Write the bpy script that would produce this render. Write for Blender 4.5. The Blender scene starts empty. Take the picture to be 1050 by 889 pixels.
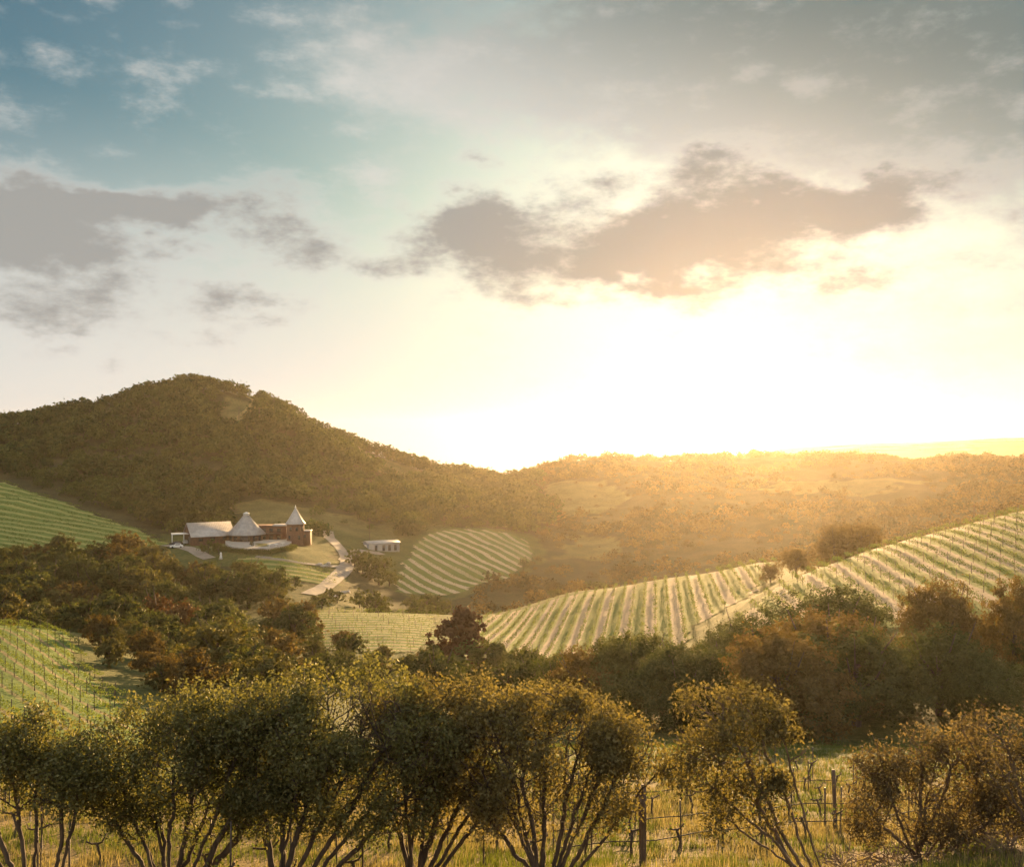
import bpy, math, random
import numpy as np
from mathutils import Vector, Matrix

S = bpy.context.scene
COL = S.collection
R = math.radians
rng = np.random.default_rng(11)
random.seed(11)

# ------------------------------------------------------------------ camera, sky, sun, exposure
F = 1050.0; CX = 525.0; CY = 444.5          # focal length in photo pixels (the photo is 1050 wide), principal point
cam_d = bpy.data.cameras.new('camera'); cam = bpy.data.objects.new('camera', cam_d); COL.objects.link(cam)
cam_d.sensor_width = 36; cam_d.lens = 36
cam_d.clip_start = 0.2; cam_d.clip_end = 9000
cam.location = (0, 0, 0); cam.rotation_euler = (R(90), 0, 0)
S.camera = cam
SUN_AZ = math.atan2(770 - CX, F)            # to the right of the view axis
SUN_EL = R(5.8)
sun_dir = Vector((math.sin(SUN_AZ) * math.cos(SUN_EL), math.cos(SUN_AZ) * math.cos(SUN_EL), math.sin(SUN_EL)))
sun_d = bpy.data.lights.new('sun', 'SUN'); sun = bpy.data.objects.new('sun', sun_d); COL.objects.link(sun)
sun_d.energy = 5.0; sun_d.angle = R(0.5); sun_d.color = (1.0, 0.62, 0.27)
sun.rotation_euler = sun_dir.to_track_quat('Z', 'Y').to_euler()
S.view_settings.view_transform = 'Standard'; S.view_settings.look = 'None'
S.view_settings.gamma = 1.0; S.view_settings.use_curve_mapping = False
S.view_settings.exposure = 2.0
SKY_STRENGTH = 0.05
CLOUD_GAIN = 0.205                            # light of the cloud layer
S.render.engine = 'CYCLES'
S.cycles.use_denoising = True
S.cycles.max_bounces = 7; S.cycles.diffuse_bounces = 3; S.cycles.glossy_bounces = 2
S.cycles.transmission_bounces = 4; S.cycles.volume_bounces = 1; S.cycles.transparent_max_bounces = 8
S.cycles.sample_clamp_indirect = 6
FILL = 1.35                                  # brightness of the unseen clouds added behind and overhead as fill light
HAZE_DENSITY = 0.00005

class NT:
    """small helper for node trees"""
    def __init__(s, tree): s.t = tree; tree.nodes.clear()
    def n(s, typ, **kw):
        nd = s.t.nodes.new(typ)
        for k, v in kw.items():
            if k.startswith('i_'):
                nd.inputs[k[2:].replace('_', ' ')].default_value = v
            else: setattr(nd, k, v)
        return nd
    def l(s, a, b): s.t.links.new(a, b)
    def m(s, op, a, b=None, c=None, clamp=False):
        nd = s.t.nodes.new('ShaderNodeMath'); nd.operation = op; nd.use_clamp = clamp
        for i, v in enumerate((a, b, c)):
            if v is None: continue
            if isinstance(v, (int, float)): nd.inputs[i].default_value = v
            else: s.l(v, nd.inputs[i])
        return nd.outputs[0]
    def mix(s, fac, a, b, blend='MIX'):
        nd = s.t.nodes.new('ShaderNodeMix'); nd.data_type = 'RGBA'; nd.blend_type = blend
        for sock, v in ((nd.inputs[0], fac), (nd.inputs[6], a), (nd.inputs[7], b)):
            if isinstance(v, (int, float)): sock.default_value = v
            elif isinstance(v, tuple): sock.default_value = v if len(v) == 4 else (*v, 1)
            else: s.l(v, sock)
        return nd.outputs[2]
    def smooth(s, v, lo, hi, a=0.0, b=1.0):
        nd = s.t.nodes.new('ShaderNodeMapRange'); nd.interpolation_type = 'SMOOTHSTEP'
        s.l(v, nd.inputs[0])
        for i, x in zip((1, 2, 3, 4), (lo, hi, a, b)): nd.inputs[i].default_value = x
        return nd.outputs[0]

def build_world():
    w = bpy.data.worlds.new('World'); S.world = w; w.use_nodes = True
    q = NT(w.node_tree)
    sky = q.n('ShaderNodeTexSky', sky_type='NISHITA', sun_disc=False, sun_elevation=SUN_EL, sun_rotation=SUN_AZ,
              altitude=100.0, air_density=1.0, dust_density=2.2, ozone_density=2.5)
    tc = q.n('ShaderNodeTexCoord')
    sep = q.n('ShaderNodeSeparateXYZ'); q.l(tc.outputs['Generated'], sep.inputs[0])
    X, Y, Z = sep.outputs
    az = q.m('ARCTAN2', X, Y); el = q.m('ARCSINE', Z)
    # wind-torn edges: warp the direction with noise before measuring the cloud masses
    comb = q.n('ShaderNodeCombineXYZ'); q.l(az, comb.inputs[0]); q.l(q.m('MULTIPLY', el, 2.0), comb.inputs[1])
    def noise(scale, detail, rough, off):
        mp = q.n('ShaderNodeMapping'); q.l(comb.outputs[0], mp.inputs[0]); mp.inputs[1].default_value = off
        nn = q.n('ShaderNodeTexNoise'); nn.inputs['Scale'].default_value = scale
        nn.inputs['Detail'].default_value = detail; nn.inputs['Roughness'].default_value = rough
        q.l(mp.outputs[0], nn.inputs['Vector']); return nn
    wn = noise(7.0, 5, 0.6, (3.1, 1.7, 0.4))
    ws = q.n('ShaderNodeSeparateXYZ'); q.l(wn.outputs['Color'], ws.inputs[0])
    azw = q.m('MULTIPLY_ADD', q.m('SUBTRACT', ws.outputs[0], 0.5), 0.17, az)
    elw = q.m('MULTIPLY_ADD', q.m('SUBTRACT', ws.outputs[1], 0.5), 0.13, el)
    fine = noise(16.0, 8, 0.62, (0.3, 5.2, 1.0)).outputs['Fac']
    broad = noise(4.5, 6, 0.6, (7.3, 2.2, 2.0)).outputs['Fac']
    def blobs(lst):
        tot = None
        for (px, py, rx, ry, wgt) in lst:
            a0 = math.atan2(px - CX, F); e0 = math.atan2(CY - py, math.hypot(F, px - CX))
            dx = q.m('MULTIPLY', q.m('SUBTRACT', azw, a0), F / rx)
            dy = q.m('MULTIPLY', q.m('SUBTRACT', elw, e0), F / ry)
            r2 = q.m('ADD', q.m('MULTIPLY', dx, dx), q.m('MULTIPLY', dy, dy))
            g = q.m('MULTIPLY', q.m('EXPONENT', q.m('MULTIPLY', r2, -0.8)), wgt)
            tot = g if tot is None else q.m('ADD', tot, g)
        return tot
    heavy = blobs([(488, 222, 48, 34, .75), (520, 262, 60, 30, .55), (500, 298, 50, 20, .4), (600, 290, 45, 18, .35), (655, 272, 58, 34, .8), (730, 262, 80, 30, .8), (805, 222, 80, 26, .8),
                   (738, 176, 46, 20, .7), (885, 188, 65, 20, .7), (940, 168, 40, 16, .5), (880, 276, 60, 13, .6), (620, 195, 50, 20, .5), (560, 235, 50, 16, .4),
                   (10, 205, 70, 34, .75), (40, 262, 80, 30, .75), (110, 215, 60, 18, .5), (200, 222, 85, 26, .8), (262, 185, 45, 14, .38), (258, 312, 55, 20, .6), (60, 330, 80, 20, .55), (140, 300, 50, 14, .3),
                   (335, 250, 50, 24, .42), (408, 265, 50, 16, .38), (-200, 250, 140, 60, .8), (1250, 200, 140, 50, .8), (1000, 290, 60, 14, .3)])
    veil = blobs([(1000, 20, 300, 70, 1.0), (1060, 130, 200, 60, .6), (760, 100, 280, 55, .7), (520, 50, 220, 50, .55), (390, 90, 90, 34, .28), (380, 175, 60, 22, .3),
                  (980, 372, 120, 22, .5), (420, 380, 140, 14, .35), (900, 310, 200, 36, .4), (1400, 100, 400, 150, .7), (-500, 200, 300, 120, .7)])
    dh = q.m('ADD', heavy, q.m('MULTIPLY', q.m('SUBTRACT', fine, 0.5), 1.6))
    dh = q.m('MULTIPLY_ADD', q.m('SUBTRACT', broad, 0.5), 0.5, dh)
    a_h = q.smooth(dh, -0.02, 0.85)
    thick = q.smooth(dh, 0.12, 0.85)
    dv = q.m('MULTIPLY_ADD', q.m('SUBTRACT', broad, 0.5), 1.2, veil)
    dv = q.m('MULTIPLY_ADD', q.m('SUBTRACT', fine, 0.5), 1.3, dv)
    a_v = q.smooth(dv, 0.08, 1.0, 0.0, 0.92)
    # thin bright overcast low over the horizon
    dots = q.n('ShaderNodeVectorMath', operation='DOT_PRODUCT'); q.l(tc.outputs['Generated'], dots.inputs[0])
    dots.inputs[1].default_value = (math.sin(SUN_AZ) * math.cos(R(3.0)), math.cos(SUN_AZ) * math.cos(R(3.0)), math.sin(R(3.0)))   # the bright gap low in the clouds
    ang = q.m('ARCCOSINE', q.m('MINIMUM', dots.outputs['Value'], 0.99999))
    glow = q.m('EXPONENT', q.m('MULTIPLY', q.m('MULTIPLY', ang, ang), -26.0))
    wide = q.m('EXPONENT', q.m('MULTIPLY', q.m('MULTIPLY', ang, ang), -8.0))
    low = q.m('MAXIMUM', q.smooth(el, R(2), R(19), 0.92, 0.0), q.m('MULTIPLY', wide, 0.97))      # thin overcast low down and in front of the sun
    bright = q.mix(wide, (0.92, 0.89, 0.84), (1.02, 0.97, 0.86))
    lowc = q.mix(glow, (0.95, 0.93, 0.88), (1.42, 1.30, 1.02))
    grey = q.mix(wide, (0.46, 0.455, 0.43), (0.30, 0.335, 0.345))
    hcol = q.mix(thick, bright, grey)
    topg = q.smooth(q.m('MULTIPLY_ADD', az, .35, el), R(13), R(29))
    vcol = q.mix(topg, (.86, .845, .79), (0.17, 0.24, 0.245))
    bg_s = q.n('ShaderNodeBackground'); q.l(q.mix(1.0, sky.outputs[0], (.37, .53, .50), 'MULTIPLY'), bg_s.inputs[0]); bg_s.inputs[1].default_value = SKY_STRENGTH
    def bg(colr):
        b = q.n('ShaderNodeBackground'); q.l(colr, b.inputs[0]); b.inputs[1].default_value = CLOUD_GAIN; return b.outputs[0]
    def mixs(f, a, b):
        mx = q.n('ShaderNodeMixShader'); q.l(f, mx.inputs[0]); q.l(a, mx.inputs[1]); q.l(b, mx.inputs[2]); return mx.outputs[0]
    sh = mixs(low, bg_s.outputs[0], bg(lowc))
    sh = mixs(a_v, sh, bg(vcol))
    sh = mixs(q.m('MULTIPLY', a_h, 0.96), sh, bg(hcol))
    # behind the camera and overhead: unseen broken clouds, added to light the slopes from the front
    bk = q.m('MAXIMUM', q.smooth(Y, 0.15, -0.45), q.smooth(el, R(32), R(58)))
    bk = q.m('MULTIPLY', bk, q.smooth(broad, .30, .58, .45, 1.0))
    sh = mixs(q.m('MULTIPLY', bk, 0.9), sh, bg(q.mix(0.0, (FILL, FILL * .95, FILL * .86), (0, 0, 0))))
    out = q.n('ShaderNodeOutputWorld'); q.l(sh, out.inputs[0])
build_world()

# ------------------------------------------------------------------ helpers: properties and meshes
def prop(o, label=None, cat=None, group=None, kind=None):
    for k, v in (('label', label), ('category', cat), ('group', group), ('kind', kind)):
        if v: o[k] = v
    return o
def new_mesh(name, verts, faces, mats, mat_idx=None, smooth=False):
    """verts (n,3); faces: (m,4) / (m,3) array or list of such arrays"""
    me = bpy.data.meshes.new(name)
    fl = [np.asarray(f, dtype=np.int32) for f in (faces if isinstance(faces, list) else [faces]) if len(f)]
    verts = np.asarray(verts, dtype=np.float32)
    me.vertices.add(len(verts)); me.vertices.foreach_set('co', verts.ravel())
    tot = np.concatenate([np.full(len(f), f.shape[1], np.int32) for f in fl])
    loops = np.concatenate([f.ravel() for f in fl])
    me.loops.add(len(loops)); me.loops.foreach_set('vertex_index', loops)
    st = np.concatenate([[0], np.cumsum(tot)[:-1]]).astype(np.int32)
    me.polygons.add(len(tot)); me.polygons.foreach_set('loop_start', st); me.polygons.foreach_set('loop_total', tot)
    for m in (mats if isinstance(mats, (list, tuple)) else [mats]): me.materials.append(m)
    if mat_idx is not None: me.polygons.foreach_set('material_index', np.asarray(mat_idx, np.int32))
    if smooth: me.polygons.foreach_set('use_smooth', np.ones(len(tot), bool))
    me.update(calc_edges=True); me.validate()
    return me
def link(name, data, parent=None, loc=None, rz=None, sc=None):
    o = bpy.data.objects.new(name, data); COL.objects.link(o)
    if parent is not None: o.parent = parent
    if loc is not None: o.location = loc
    if rz is not None: o.rotation_euler = (0, 0, rz)
    if sc is not None: o.scale = sc if isinstance(sc, (tuple, list)) else (sc, sc, sc)
    return o
class MB:
    """collects solid shapes into one mesh"""
    def __init__(s): s.v = []; s.f3 = []; s.f4 = []; s.n = 0
    def add(s, v, f):
        f = np.asarray(f) + s.n; (s.f4 if f.shape[1] == 4 else s.f3).append(f)
        s.v.append(np.asarray(v, float)); s.n += len(v); return s
    def box(s, c, d, rz=0.0):
        x, y, z = (np.array(d) / 2)
        v = np.array([[sx * x, sy * y, sz * z] for sz in (-1, 1) for sy in (-1, 1) for sx in (-1, 1)])
        cs, sn = math.cos(rz), math.sin(rz)
        v = np.c_[v[:, 0] * cs - v[:, 1] * sn, v[:, 0] * sn + v[:, 1] * cs, v[:, 2]] + np.array(c)
        return s.add(v, [[0, 2, 3, 1], [4, 5, 7, 6], [0, 1, 5, 4], [2, 6, 7, 3], [0, 4, 6, 2], [1, 3, 7, 5]])
    def lathe(s, prof, n=32, c=(0, 0, 0)):
        a = np.arange(n) / n * 2 * np.pi
        v = np.concatenate([np.c_[r * np.cos(a), r * np.sin(a), np.full(n, z)] for r, z in prof]) + np.array(c)
        f = [[i * n + k, i * n + (k + 1) % n, (i + 1) * n + (k + 1) % n, (i + 1) * n + k] for i in range(len(prof) - 1) for k in range(n)]
        return s.add(v, f)
    def tube(s, pts, rad, n=6):
        pts = np.asarray(pts, float); m = len(pts)
        rad = np.full(m, rad) if np.isscalar(rad) else np.asarray(rad)
        t = np.gradient(pts, axis=0); t /= np.linalg.norm(t, axis=1)[:, None] + 1e-9
        ref = np.where(np.abs(t[:, 2:3]) > .9, [[1., 0, 0]], [[0, 0, 1.]])
        a = np.cross(t, ref); a /= np.linalg.norm(a, axis=1)[:, None] + 1e-9; b = np.cross(t, a)
        th = np.arange(n) / n * 2 * np.pi
        v = (pts[:, None] + rad[:, None, None] * (a[:, None] * np.cos(th)[None, :, None] + b[:, None] * np.sin(th)[None, :, None])).reshape(-1, 3)
        f = [[i * n + k, i * n + (k + 1) % n, (i + 1) * n + (k + 1) % n, (i + 1) * n + k] for i in range(m - 1) for k in range(n)]
        s.add(v, f)
        base = s.n - len(v)                     # end caps
        for i in (0, m - 1):
            s.v.append(pts[i:i + 1]); ci = s.n; s.n += 1
            s.f3.append(np.array([[ci, base + i * n + k, base + i * n + (k + 1) % n] for k in range(n)]))
        return s
    def poly(s, v, f): return s.add(v, f)
    def data(s, name, mat, smooth=False):
        fs = [np.concatenate(x) for x in (s.f4, s.f3) if x]
        return new_mesh(name, np.concatenate(s.v), fs, mat, None, smooth)
    def obj(s, name, mat, parent=None, smooth=False, **kw): return link(name, s.data(name, mat, smooth), parent, **kw)

# ------------------------------------------------------------------ materials
def mat(name):
    m = bpy.data.materials.new(name); m.use_nodes = True
    return m, NT(m.node_tree)
def leaf_mat(name, dark, light, transl=0.35, gloss=0.06, hue_obj=0.5, tcol=None, tint=None):
    """leaves: colour varies from leaf to leaf and from plant to plant; part of the light passes through"""
    m, q = mat(name)
    geo = q.n('ShaderNodeNewGeometry'); oi = q.n('ShaderNodeObjectInfo')
    f = q.m('MULTIPLY_ADD', oi.outputs['Random'], hue_obj, q.m('MULTIPLY', geo.outputs['Random Per Island'], 1 - hue_obj))
    c = q.mix(f, dark, light)
    if tint:                                                        # kinds of trees in a wood: one value per tree
        at = q.n('ShaderNodeAttribute', attribute_name='kind_of_tree'); c = q.mix(q.smooth(at.outputs['Fac'], .15, .85), q.mix(1.0, c, tint[0], 'MULTIPLY'), q.mix(1.0, c, tint[1], 'MULTIPLY'))
    d = q.n('ShaderNodeBsdfDiffuse'); q.l(c, d.inputs[0])
    t = q.n('ShaderNodeBsdfTranslucent'); q.l(q.mix(1.0, c, tcol or (1.25, 1.15, 0.55), 'MULTIPLY'), t.inputs[0])
    mx = q.n('ShaderNodeMixShader'); mx.inputs[0].default_value = transl; q.l(d.outputs[0], mx.inputs[1]); q.l(t.outputs[0], mx.inputs[2])
    g = q.n('ShaderNodeBsdfGlossy'); g.inputs['Roughness'].default_value = 0.5; g.inputs[0].default_value = (.6, .6, .5, 1)
    m2 = q.n('ShaderNodeMixShader'); m2.inputs[0].default_value = gloss; q.l(mx.outputs[0], m2.inputs[1]); q.l(g.outputs[0], m2.inputs[2])
    o = q.n('ShaderNodeOutputMaterial'); q.l(m2.outputs[0], o.inputs[0])
    return m
def solid_mat(name, a, b, scale=3.0, rough=0.7, metal=0.0, bump=0.0, stretch=(1, 1, 1)):
    m, q = mat(name)
    tc = q.n('ShaderNodeTexCoord'); mp = q.n('ShaderNodeMapping'); q.l(tc.outputs['Object'], mp.inputs[0]); mp.inputs[3].default_value = stretch
    n = q.n('ShaderNodeTexNoise'); n.inputs['Scale'].default_value = scale; n.inputs['Detail'].default_value = 6; q.l(mp.outputs[0], n.inputs[0])
    p = q.n('ShaderNodeBsdfPrincipled'); q.l(q.mix(q.smooth(n.outputs[0], .3, .7), a, b), p.inputs['Base Color'])
    p.inputs['Roughness'].default_value = rough; p.inputs['Metallic'].default_value = metal
    if bump:
        bp = q.n('ShaderNodeBump'); bp.inputs['Strength'].default_value = bump; q.l(n.outputs[0], bp.inputs['Height']); q.l(bp.outputs[0], p.inputs['Normal'])
    o = q.n('ShaderNodeOutputMaterial'); q.l(p.outputs[0], o.inputs[0])
    return m
M = {}
M['bark'] = solid_mat('bark', (.045, .032, .024), (.10, .075, .055), 9, .9, 0, .6, (1, 1, .25))
M['bark_pale'] = solid_mat('bark_pale', (.09, .065, .045), (.17, .125, .085), 9, .9, 0, .5, (1, 1, .25))
M['leaf_near'] = leaf_mat('leaf_near', (.060, .066, .022), (.20, .20, .075), .48, .05, .25)
M['leaf_near_gold'] = leaf_mat('leaf_near_gold', (.075, .068, .025), (.22, .19, .08), .46, .045, .25)
M['leaf_near_dry'] = leaf_mat('leaf_near_dry', (.075, .058, .030), (.20, .165, .095), .42, .03, .25)
M['leaf_oak'] = leaf_mat('leaf_oak', (.028, .042, .012), (.105, .118, .034), .46, .03, .45)
M['leaf_light'] = leaf_mat('leaf_light', (.055, .062, .018), (.15, .135, .045), .42, .03, .4)
M['leaf_amber'] = leaf_mat('leaf_amber', (.055, .042, .013), (.150, .108, .036), .50, .03, .4)
M['leaf_red'] = leaf_mat('leaf_red', (.08, .042, .016), (.14, .075, .026), .30, .03, .3)
M['leaf_conifer'] = leaf_mat('leaf_conifer', (.06, .028, .014), (.10, .045, .022), .20, .03, .3)
M['leaf_wood'] = leaf_mat('leaf_wood', (.034, .050, .013), (.095, .115, .033), .24, .03, .0, None, ((.50, .68, .50), (1.15, 1.22, .95)))
M['leaf_scrub'] = leaf_mat('leaf_scrub', (.060, .048, .015), (.14, .108, .038), .28, .03, .0, None, ((.55, .60, .55), (1.45, 1.25, 1.1)))
M['leaf_vine'] = leaf_mat('leaf_vine', (.07, .11, .022), (.15, .19, .045), .45, .04, .2)
M['grass_gold'] = leaf_mat('grass_gold', (.15, .13, .05), (.36, .31, .14), .45, .03, .0, (1.05, 1.0, .75))
M['grass_green'] = leaf_mat('grass_green', (.06, .085, .022), (.13, .16, .045), .45, .03, .0)
M['post_wood'] = solid_mat('post_wood', (.07, .045, .03), (.14, .10, .07), 6, .85, 0, .4, (1, 1, .2))
M['post_steel'] = solid_mat('post_steel', (.06, .05, .045), (.11, .085, .07), 8, .6, .4)
M['wire'] = solid_mat('wire', (.25, .24, .23), (.35, .34, .33), 8, .45, .8)
M['hose'] = solid_mat('hose', (.012, .012, .012), (.03, .03, .03), 8, .75)
M['roof_metal'] = solid_mat('roof_metal', (.34, .335, .33), (.44, .43, .42), .8, .45, .3)
M['roof_cone'] = solid_mat('roof_cone', (.26, .26, .26), (.35, .345, .34), .8, .45, .3)
M['white'] = solid_mat('white_paint', (.70, .70, .68), (.80, .80, .78), 1.5, .5)
M['redwood'] = solid_mat('redwood_wall', (.065, .034, .024), (.11, .055, .037), 1.5, .8, 0, .2, (1, 1, .3))
M['brick'] = solid_mat('brick_wall', (.115, .055, .037), (.17, .085, .055), 2.5, .85, 0, .3)
M['shed_wall'] = solid_mat('shed_wall', (.40, .40, .40), (.50, .50, .49), 1.2, .5, .2)
M['shed_blue'] = solid_mat('shed_blue', (.20, .25, .36), (.26, .31, .42), 1.2, .5, .1)
M['glass'] = solid_mat('dark_glass', (.02, .025, .03), (.04, .045, .05), 2, .12)
M['door_dark'] = solid_mat('door_dark', (.05, .045, .045), (.08, .07, .065), 2, .6)
M['paving'] = solid_mat('pale_paving', (.27, .25, .225), (.36, .335, .30), .6, .8)
M['concrete'] = solid_mat('concrete', (.30, .28, .25), (.40, .37, .33), 1.0, .85)
M['road'] = solid_mat('gravel_road', (.19, .17, .145), (.28, .25, .21), .5, .9)
M['rubber'] = solid_mat('rubber', (.012, .012, .012), (.025, .025, .025), 4, .8)
M['paint_dark'] = solid_mat('car_paint_dark', (.03, .035, .05), (.04, .045, .06), 1, .25, .3)
M['paint_silver'] = solid_mat('car_paint_silver', (.45, .46, .47), (.50, .51, .52), 1, .3, .5)
M['twig_dry'] = solid_mat('twig_dry', (.13, .09, .06), (.24, .17, .12), 9, .9)

# ------------------------------------------------------------------ terrain: height from a table of (depth, photo row) along viewing columns
def val_noise(x, y, seed=0):
    xi = np.floor(x).astype(np.int64); yi = np.floor(y).astype(np.int64); fx = x - xi; fy = y - yi
    fx = fx * fx * (3 - 2 * fx); fy = fy * fy * (3 - 2 * fy)
    def h(a, b):
        n = (a * 374761393 + b * 668265263 + seed * 974711) & 0x7fffffff
        n = ((n ^ (n >> 13)) * 1274126177) & 0x7fffffff
        return ((n ^ (n >> 16)) & 0xffff) / 65535.0
    return (h(xi, yi) * (1 - fx) + h(xi + 1, yi) * fx) * (1 - fy) + (h(xi, yi + 1) * (1 - fx) + h(xi + 1, yi + 1) * fx) * fy
def fbm(x, y, o=4, seed=0):
    x = np.asarray(x, float); y = np.asarray(y, float); s = 0.0; a = 0.5; t = 0
    for i in range(o):
        s = s + a * val_noise(x, y, seed + i); t += a; a *= .5; x = x * 2.03 + 7.1; y = y * 2.03 + 3.7
    return s / t
def pchip(x, y, xq):
    x = np.asarray(x, float); y = np.asarray(y, float); h = np.diff(x); d = np.diff(y) / h
    m = np.zeros(len(x)); m[0] = d[0]; m[-1] = d[-1]
    for i in range(1, len(x) - 1):
        if d[i - 1] * d[i] > 0:
            w1 = 2 * h[i] + h[i - 1]; w2 = h[i] + 2 * h[i - 1]; m[i] = (w1 + w2) / (w1 / d[i - 1] + w2 / d[i])
    i = np.clip(np.searchsorted(x, xq) - 1, 0, len(x) - 2); t = (xq - x[i]) / h[i]
    return ((1 + 2 * t) * (1 - t) ** 2) * y[i] + t * (1 - t) ** 2 * h[i] * m[i] + t * t * (3 - 2 * t) * y[i + 1] + t * t * (t - 1) * h[i] * m[i + 1]
NEAR_L = [(22, 930), (30, 850), (45, 808)]
NEAR_R = [(22, 915), (28, 873), (32, 848), (45, 800), (58, 770)]
def far_out(d0, py0): return [(d0, py0), (1300, 520), (2000, 500)]
COLS = {
 -700: NEAR_L + [(70, 760), (100, 708), (150, 655), (200, 640), (280, 600), (350, 560), (450, 500), (560, 470), (680, 455), (900, 460)] + far_out(1000, 480),
 -150: NEAR_L + [(70, 757), (90, 716), (120, 674), (150, 646), (165, 643), (195, 660), (240, 640), (280, 606), (340, 570), (400, 540), (460, 510), (510, 490), (570, 466), (640, 446), (700, 440), (800, 446)] + far_out(1000, 475),
 0: NEAR_L + [(70, 755), (90, 715), (120, 672), (150, 645), (165, 642), (190, 660), (230, 650), (280, 608), (340, 572), (400, 540), (460, 510), (500, 495), (560, 470), (620, 448), (680, 437), (760, 440)] + far_out(950, 470),
 100: NEAR_L + [(70, 760), (90, 725), (120, 690), (150, 660), (165, 652), (190, 665), (230, 650), (280, 606), (340, 573), (400, 543), (450, 521), (500, 500), (560, 468), (620, 436), (670, 418), (720, 424), (850, 445)] + far_out(1000, 475),
 200: NEAR_L + [(60, 790), (90, 740), (120, 706), (150, 690), (200, 668), (250, 640), (300, 604), (335, 575), (350, 566), (385, 554), (410, 545), (440, 532), (490, 505), (540, 470), (600, 430), (650, 398), (700, 402), (800, 425)] + far_out(1000, 470),
 270: NEAR_L + [(60, 790), (90, 745), (120, 712), (160, 690), (200, 668), (250, 638), (290, 608), (318, 589), (340, 569), (347, 562), (385, 551), (420, 540), (470, 517), (540, 478), (600, 440), (655, 410), (710, 420), (820, 440)] + far_out(1000, 470),
 330: NEAR_L + [(60, 785), (90, 745), (120, 712), (160, 690), (200, 665), (250, 628), (265, 628), (290, 614), (315, 598), (340, 581), (365, 566), (390, 554), (420, 544), (470, 524), (540, 492), (600, 462), (660, 440), (720, 446), (830, 455)] + far_out(1000, 475),
 400: NEAR_R[:1] + [(30, 850), (60, 785), (90, 745), (120, 722), (160, 698), (190, 669), (220, 645), (250, 628), (265, 632), (300, 627), (335, 609), (370, 589), (400, 569), (430, 553), (470, 535), (540, 510), (620, 486), (680, 473), (740, 480)] + far_out(1000, 485),
 450: NEAR_R[:1] + [(30, 850), (60, 785), (90, 745), (120, 722), (160, 700), (200, 662), (240, 636), (255, 630), (275, 640), (310, 628), (340, 613), (370, 594), (400, 573), (430, 555), (470, 539), (540, 520), (620, 498), (690, 484), (750, 488)] + far_out(1000, 490),
 500: NEAR_R[:2] + [(45, 805), (60, 780), (90, 745), (120, 722), (160, 700), (200, 665), (240, 640), (262, 630), (285, 641), (320, 622), (350, 604), (370, 594), (400, 577), (440, 555), (465, 543), (520, 530), (600, 510), (700, 495), (760, 499)] + far_out(1000, 495),
 600: NEAR_R + [(75, 762), (110, 722), (150, 694), (200, 652), (240, 617), (258, 606), (280, 618), (310, 618), (350, 604), (400, 585), (460, 560), (540, 525), (620, 492), (680, 475), (740, 478)] + far_out(1000, 490),
 700: NEAR_R + [(75, 758), (100, 728), (130, 690), (170, 652), (210, 613), (245, 591), (265, 602), (300, 608), (350, 594), (420, 565), (500, 530), (600, 490), (680, 472), (740, 474)] + far_out(1000, 488),
 800: NEAR_R + [(75, 757), (95, 705), (115, 656), (140, 622), (163, 599), (172, 600), (190, 600), (215, 585), (234, 576), (255, 590), (300, 600), (350, 586), (420, 558), (500, 525), (600, 489), (680, 472), (740, 474), (900, 482), (1300, 468), (1480, 461), (2000, 472)],
 900: [(22, 893), (28, 870), (33, 848), (45, 800), (58, 770)] + [(75, 756), (95, 692), (115, 640), (140, 597), (165, 567), (177, 562), (195, 574), (230, 590), (300, 594), (350, 580), (420, 550), (500, 520), (600, 488), (680, 472), (740, 474), (900, 482), (1300, 463), (1480, 455), (2000, 466)],
 1050: [(22, 872), (28, 860), (33, 848), (45, 800), (58, 770), (75, 756), (95, 680), (115, 618), (140, 572), (165, 541), (185, 526), (194, 524), (215, 540), (260, 568), (300, 573), (350, 560), (420, 535), (500, 510), (600, 485), (680, 473), (740, 476), (900, 480), (1300, 463), (1450, 455), (1700, 449), (2000, 460)],
 1250: [(22, 868), (28, 858), (33, 848), (45, 800), (58, 770), (75, 750), (95, 690), (115, 620), (140, 560), (165, 524), (185, 505), (200, 500), (215, 510), (260, 548), (300, 555), (350, 545), (420, 525), (500, 505), (600, 482), (680, 470), (740, 472), (900, 478), (1300, 464), (1500, 452), (2000, 458)],
 1750: [(22, 890), (28, 868), (45, 800), (75, 740), (115, 620), (165, 530), (200, 505), (260, 540), (350, 540), (500, 505), (680, 470), (740, 472), (1000, 478), (2000, 462)],
}
DG = np.geomspace(22, 3000, 420)
_pxs = sorted(COLS)
def _col(keys):
    d = [k[0] for k in keys]; z = [-(k[1] - CY) / F * k[0] for k in keys]
    zz = pchip(d + [3200], z + [z[-1] - 30], DG); return zz
_tab = np.array([_col(COLS[p]) for p in _pxs])
_ps = np.linspace(-700, 1750, 491)
TAB = np.array([pchip(_pxs, _tab[:, j], _ps) for j in range(len(DG))])         # (depth, column)
for _ in range(3):                                                           # soften along the columns
    TAB[:, 1:-1] = .25 * TAB[:, :-2] + .5 * TAB[:, 1:-1] + .25 * TAB[:, 2:]
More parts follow.
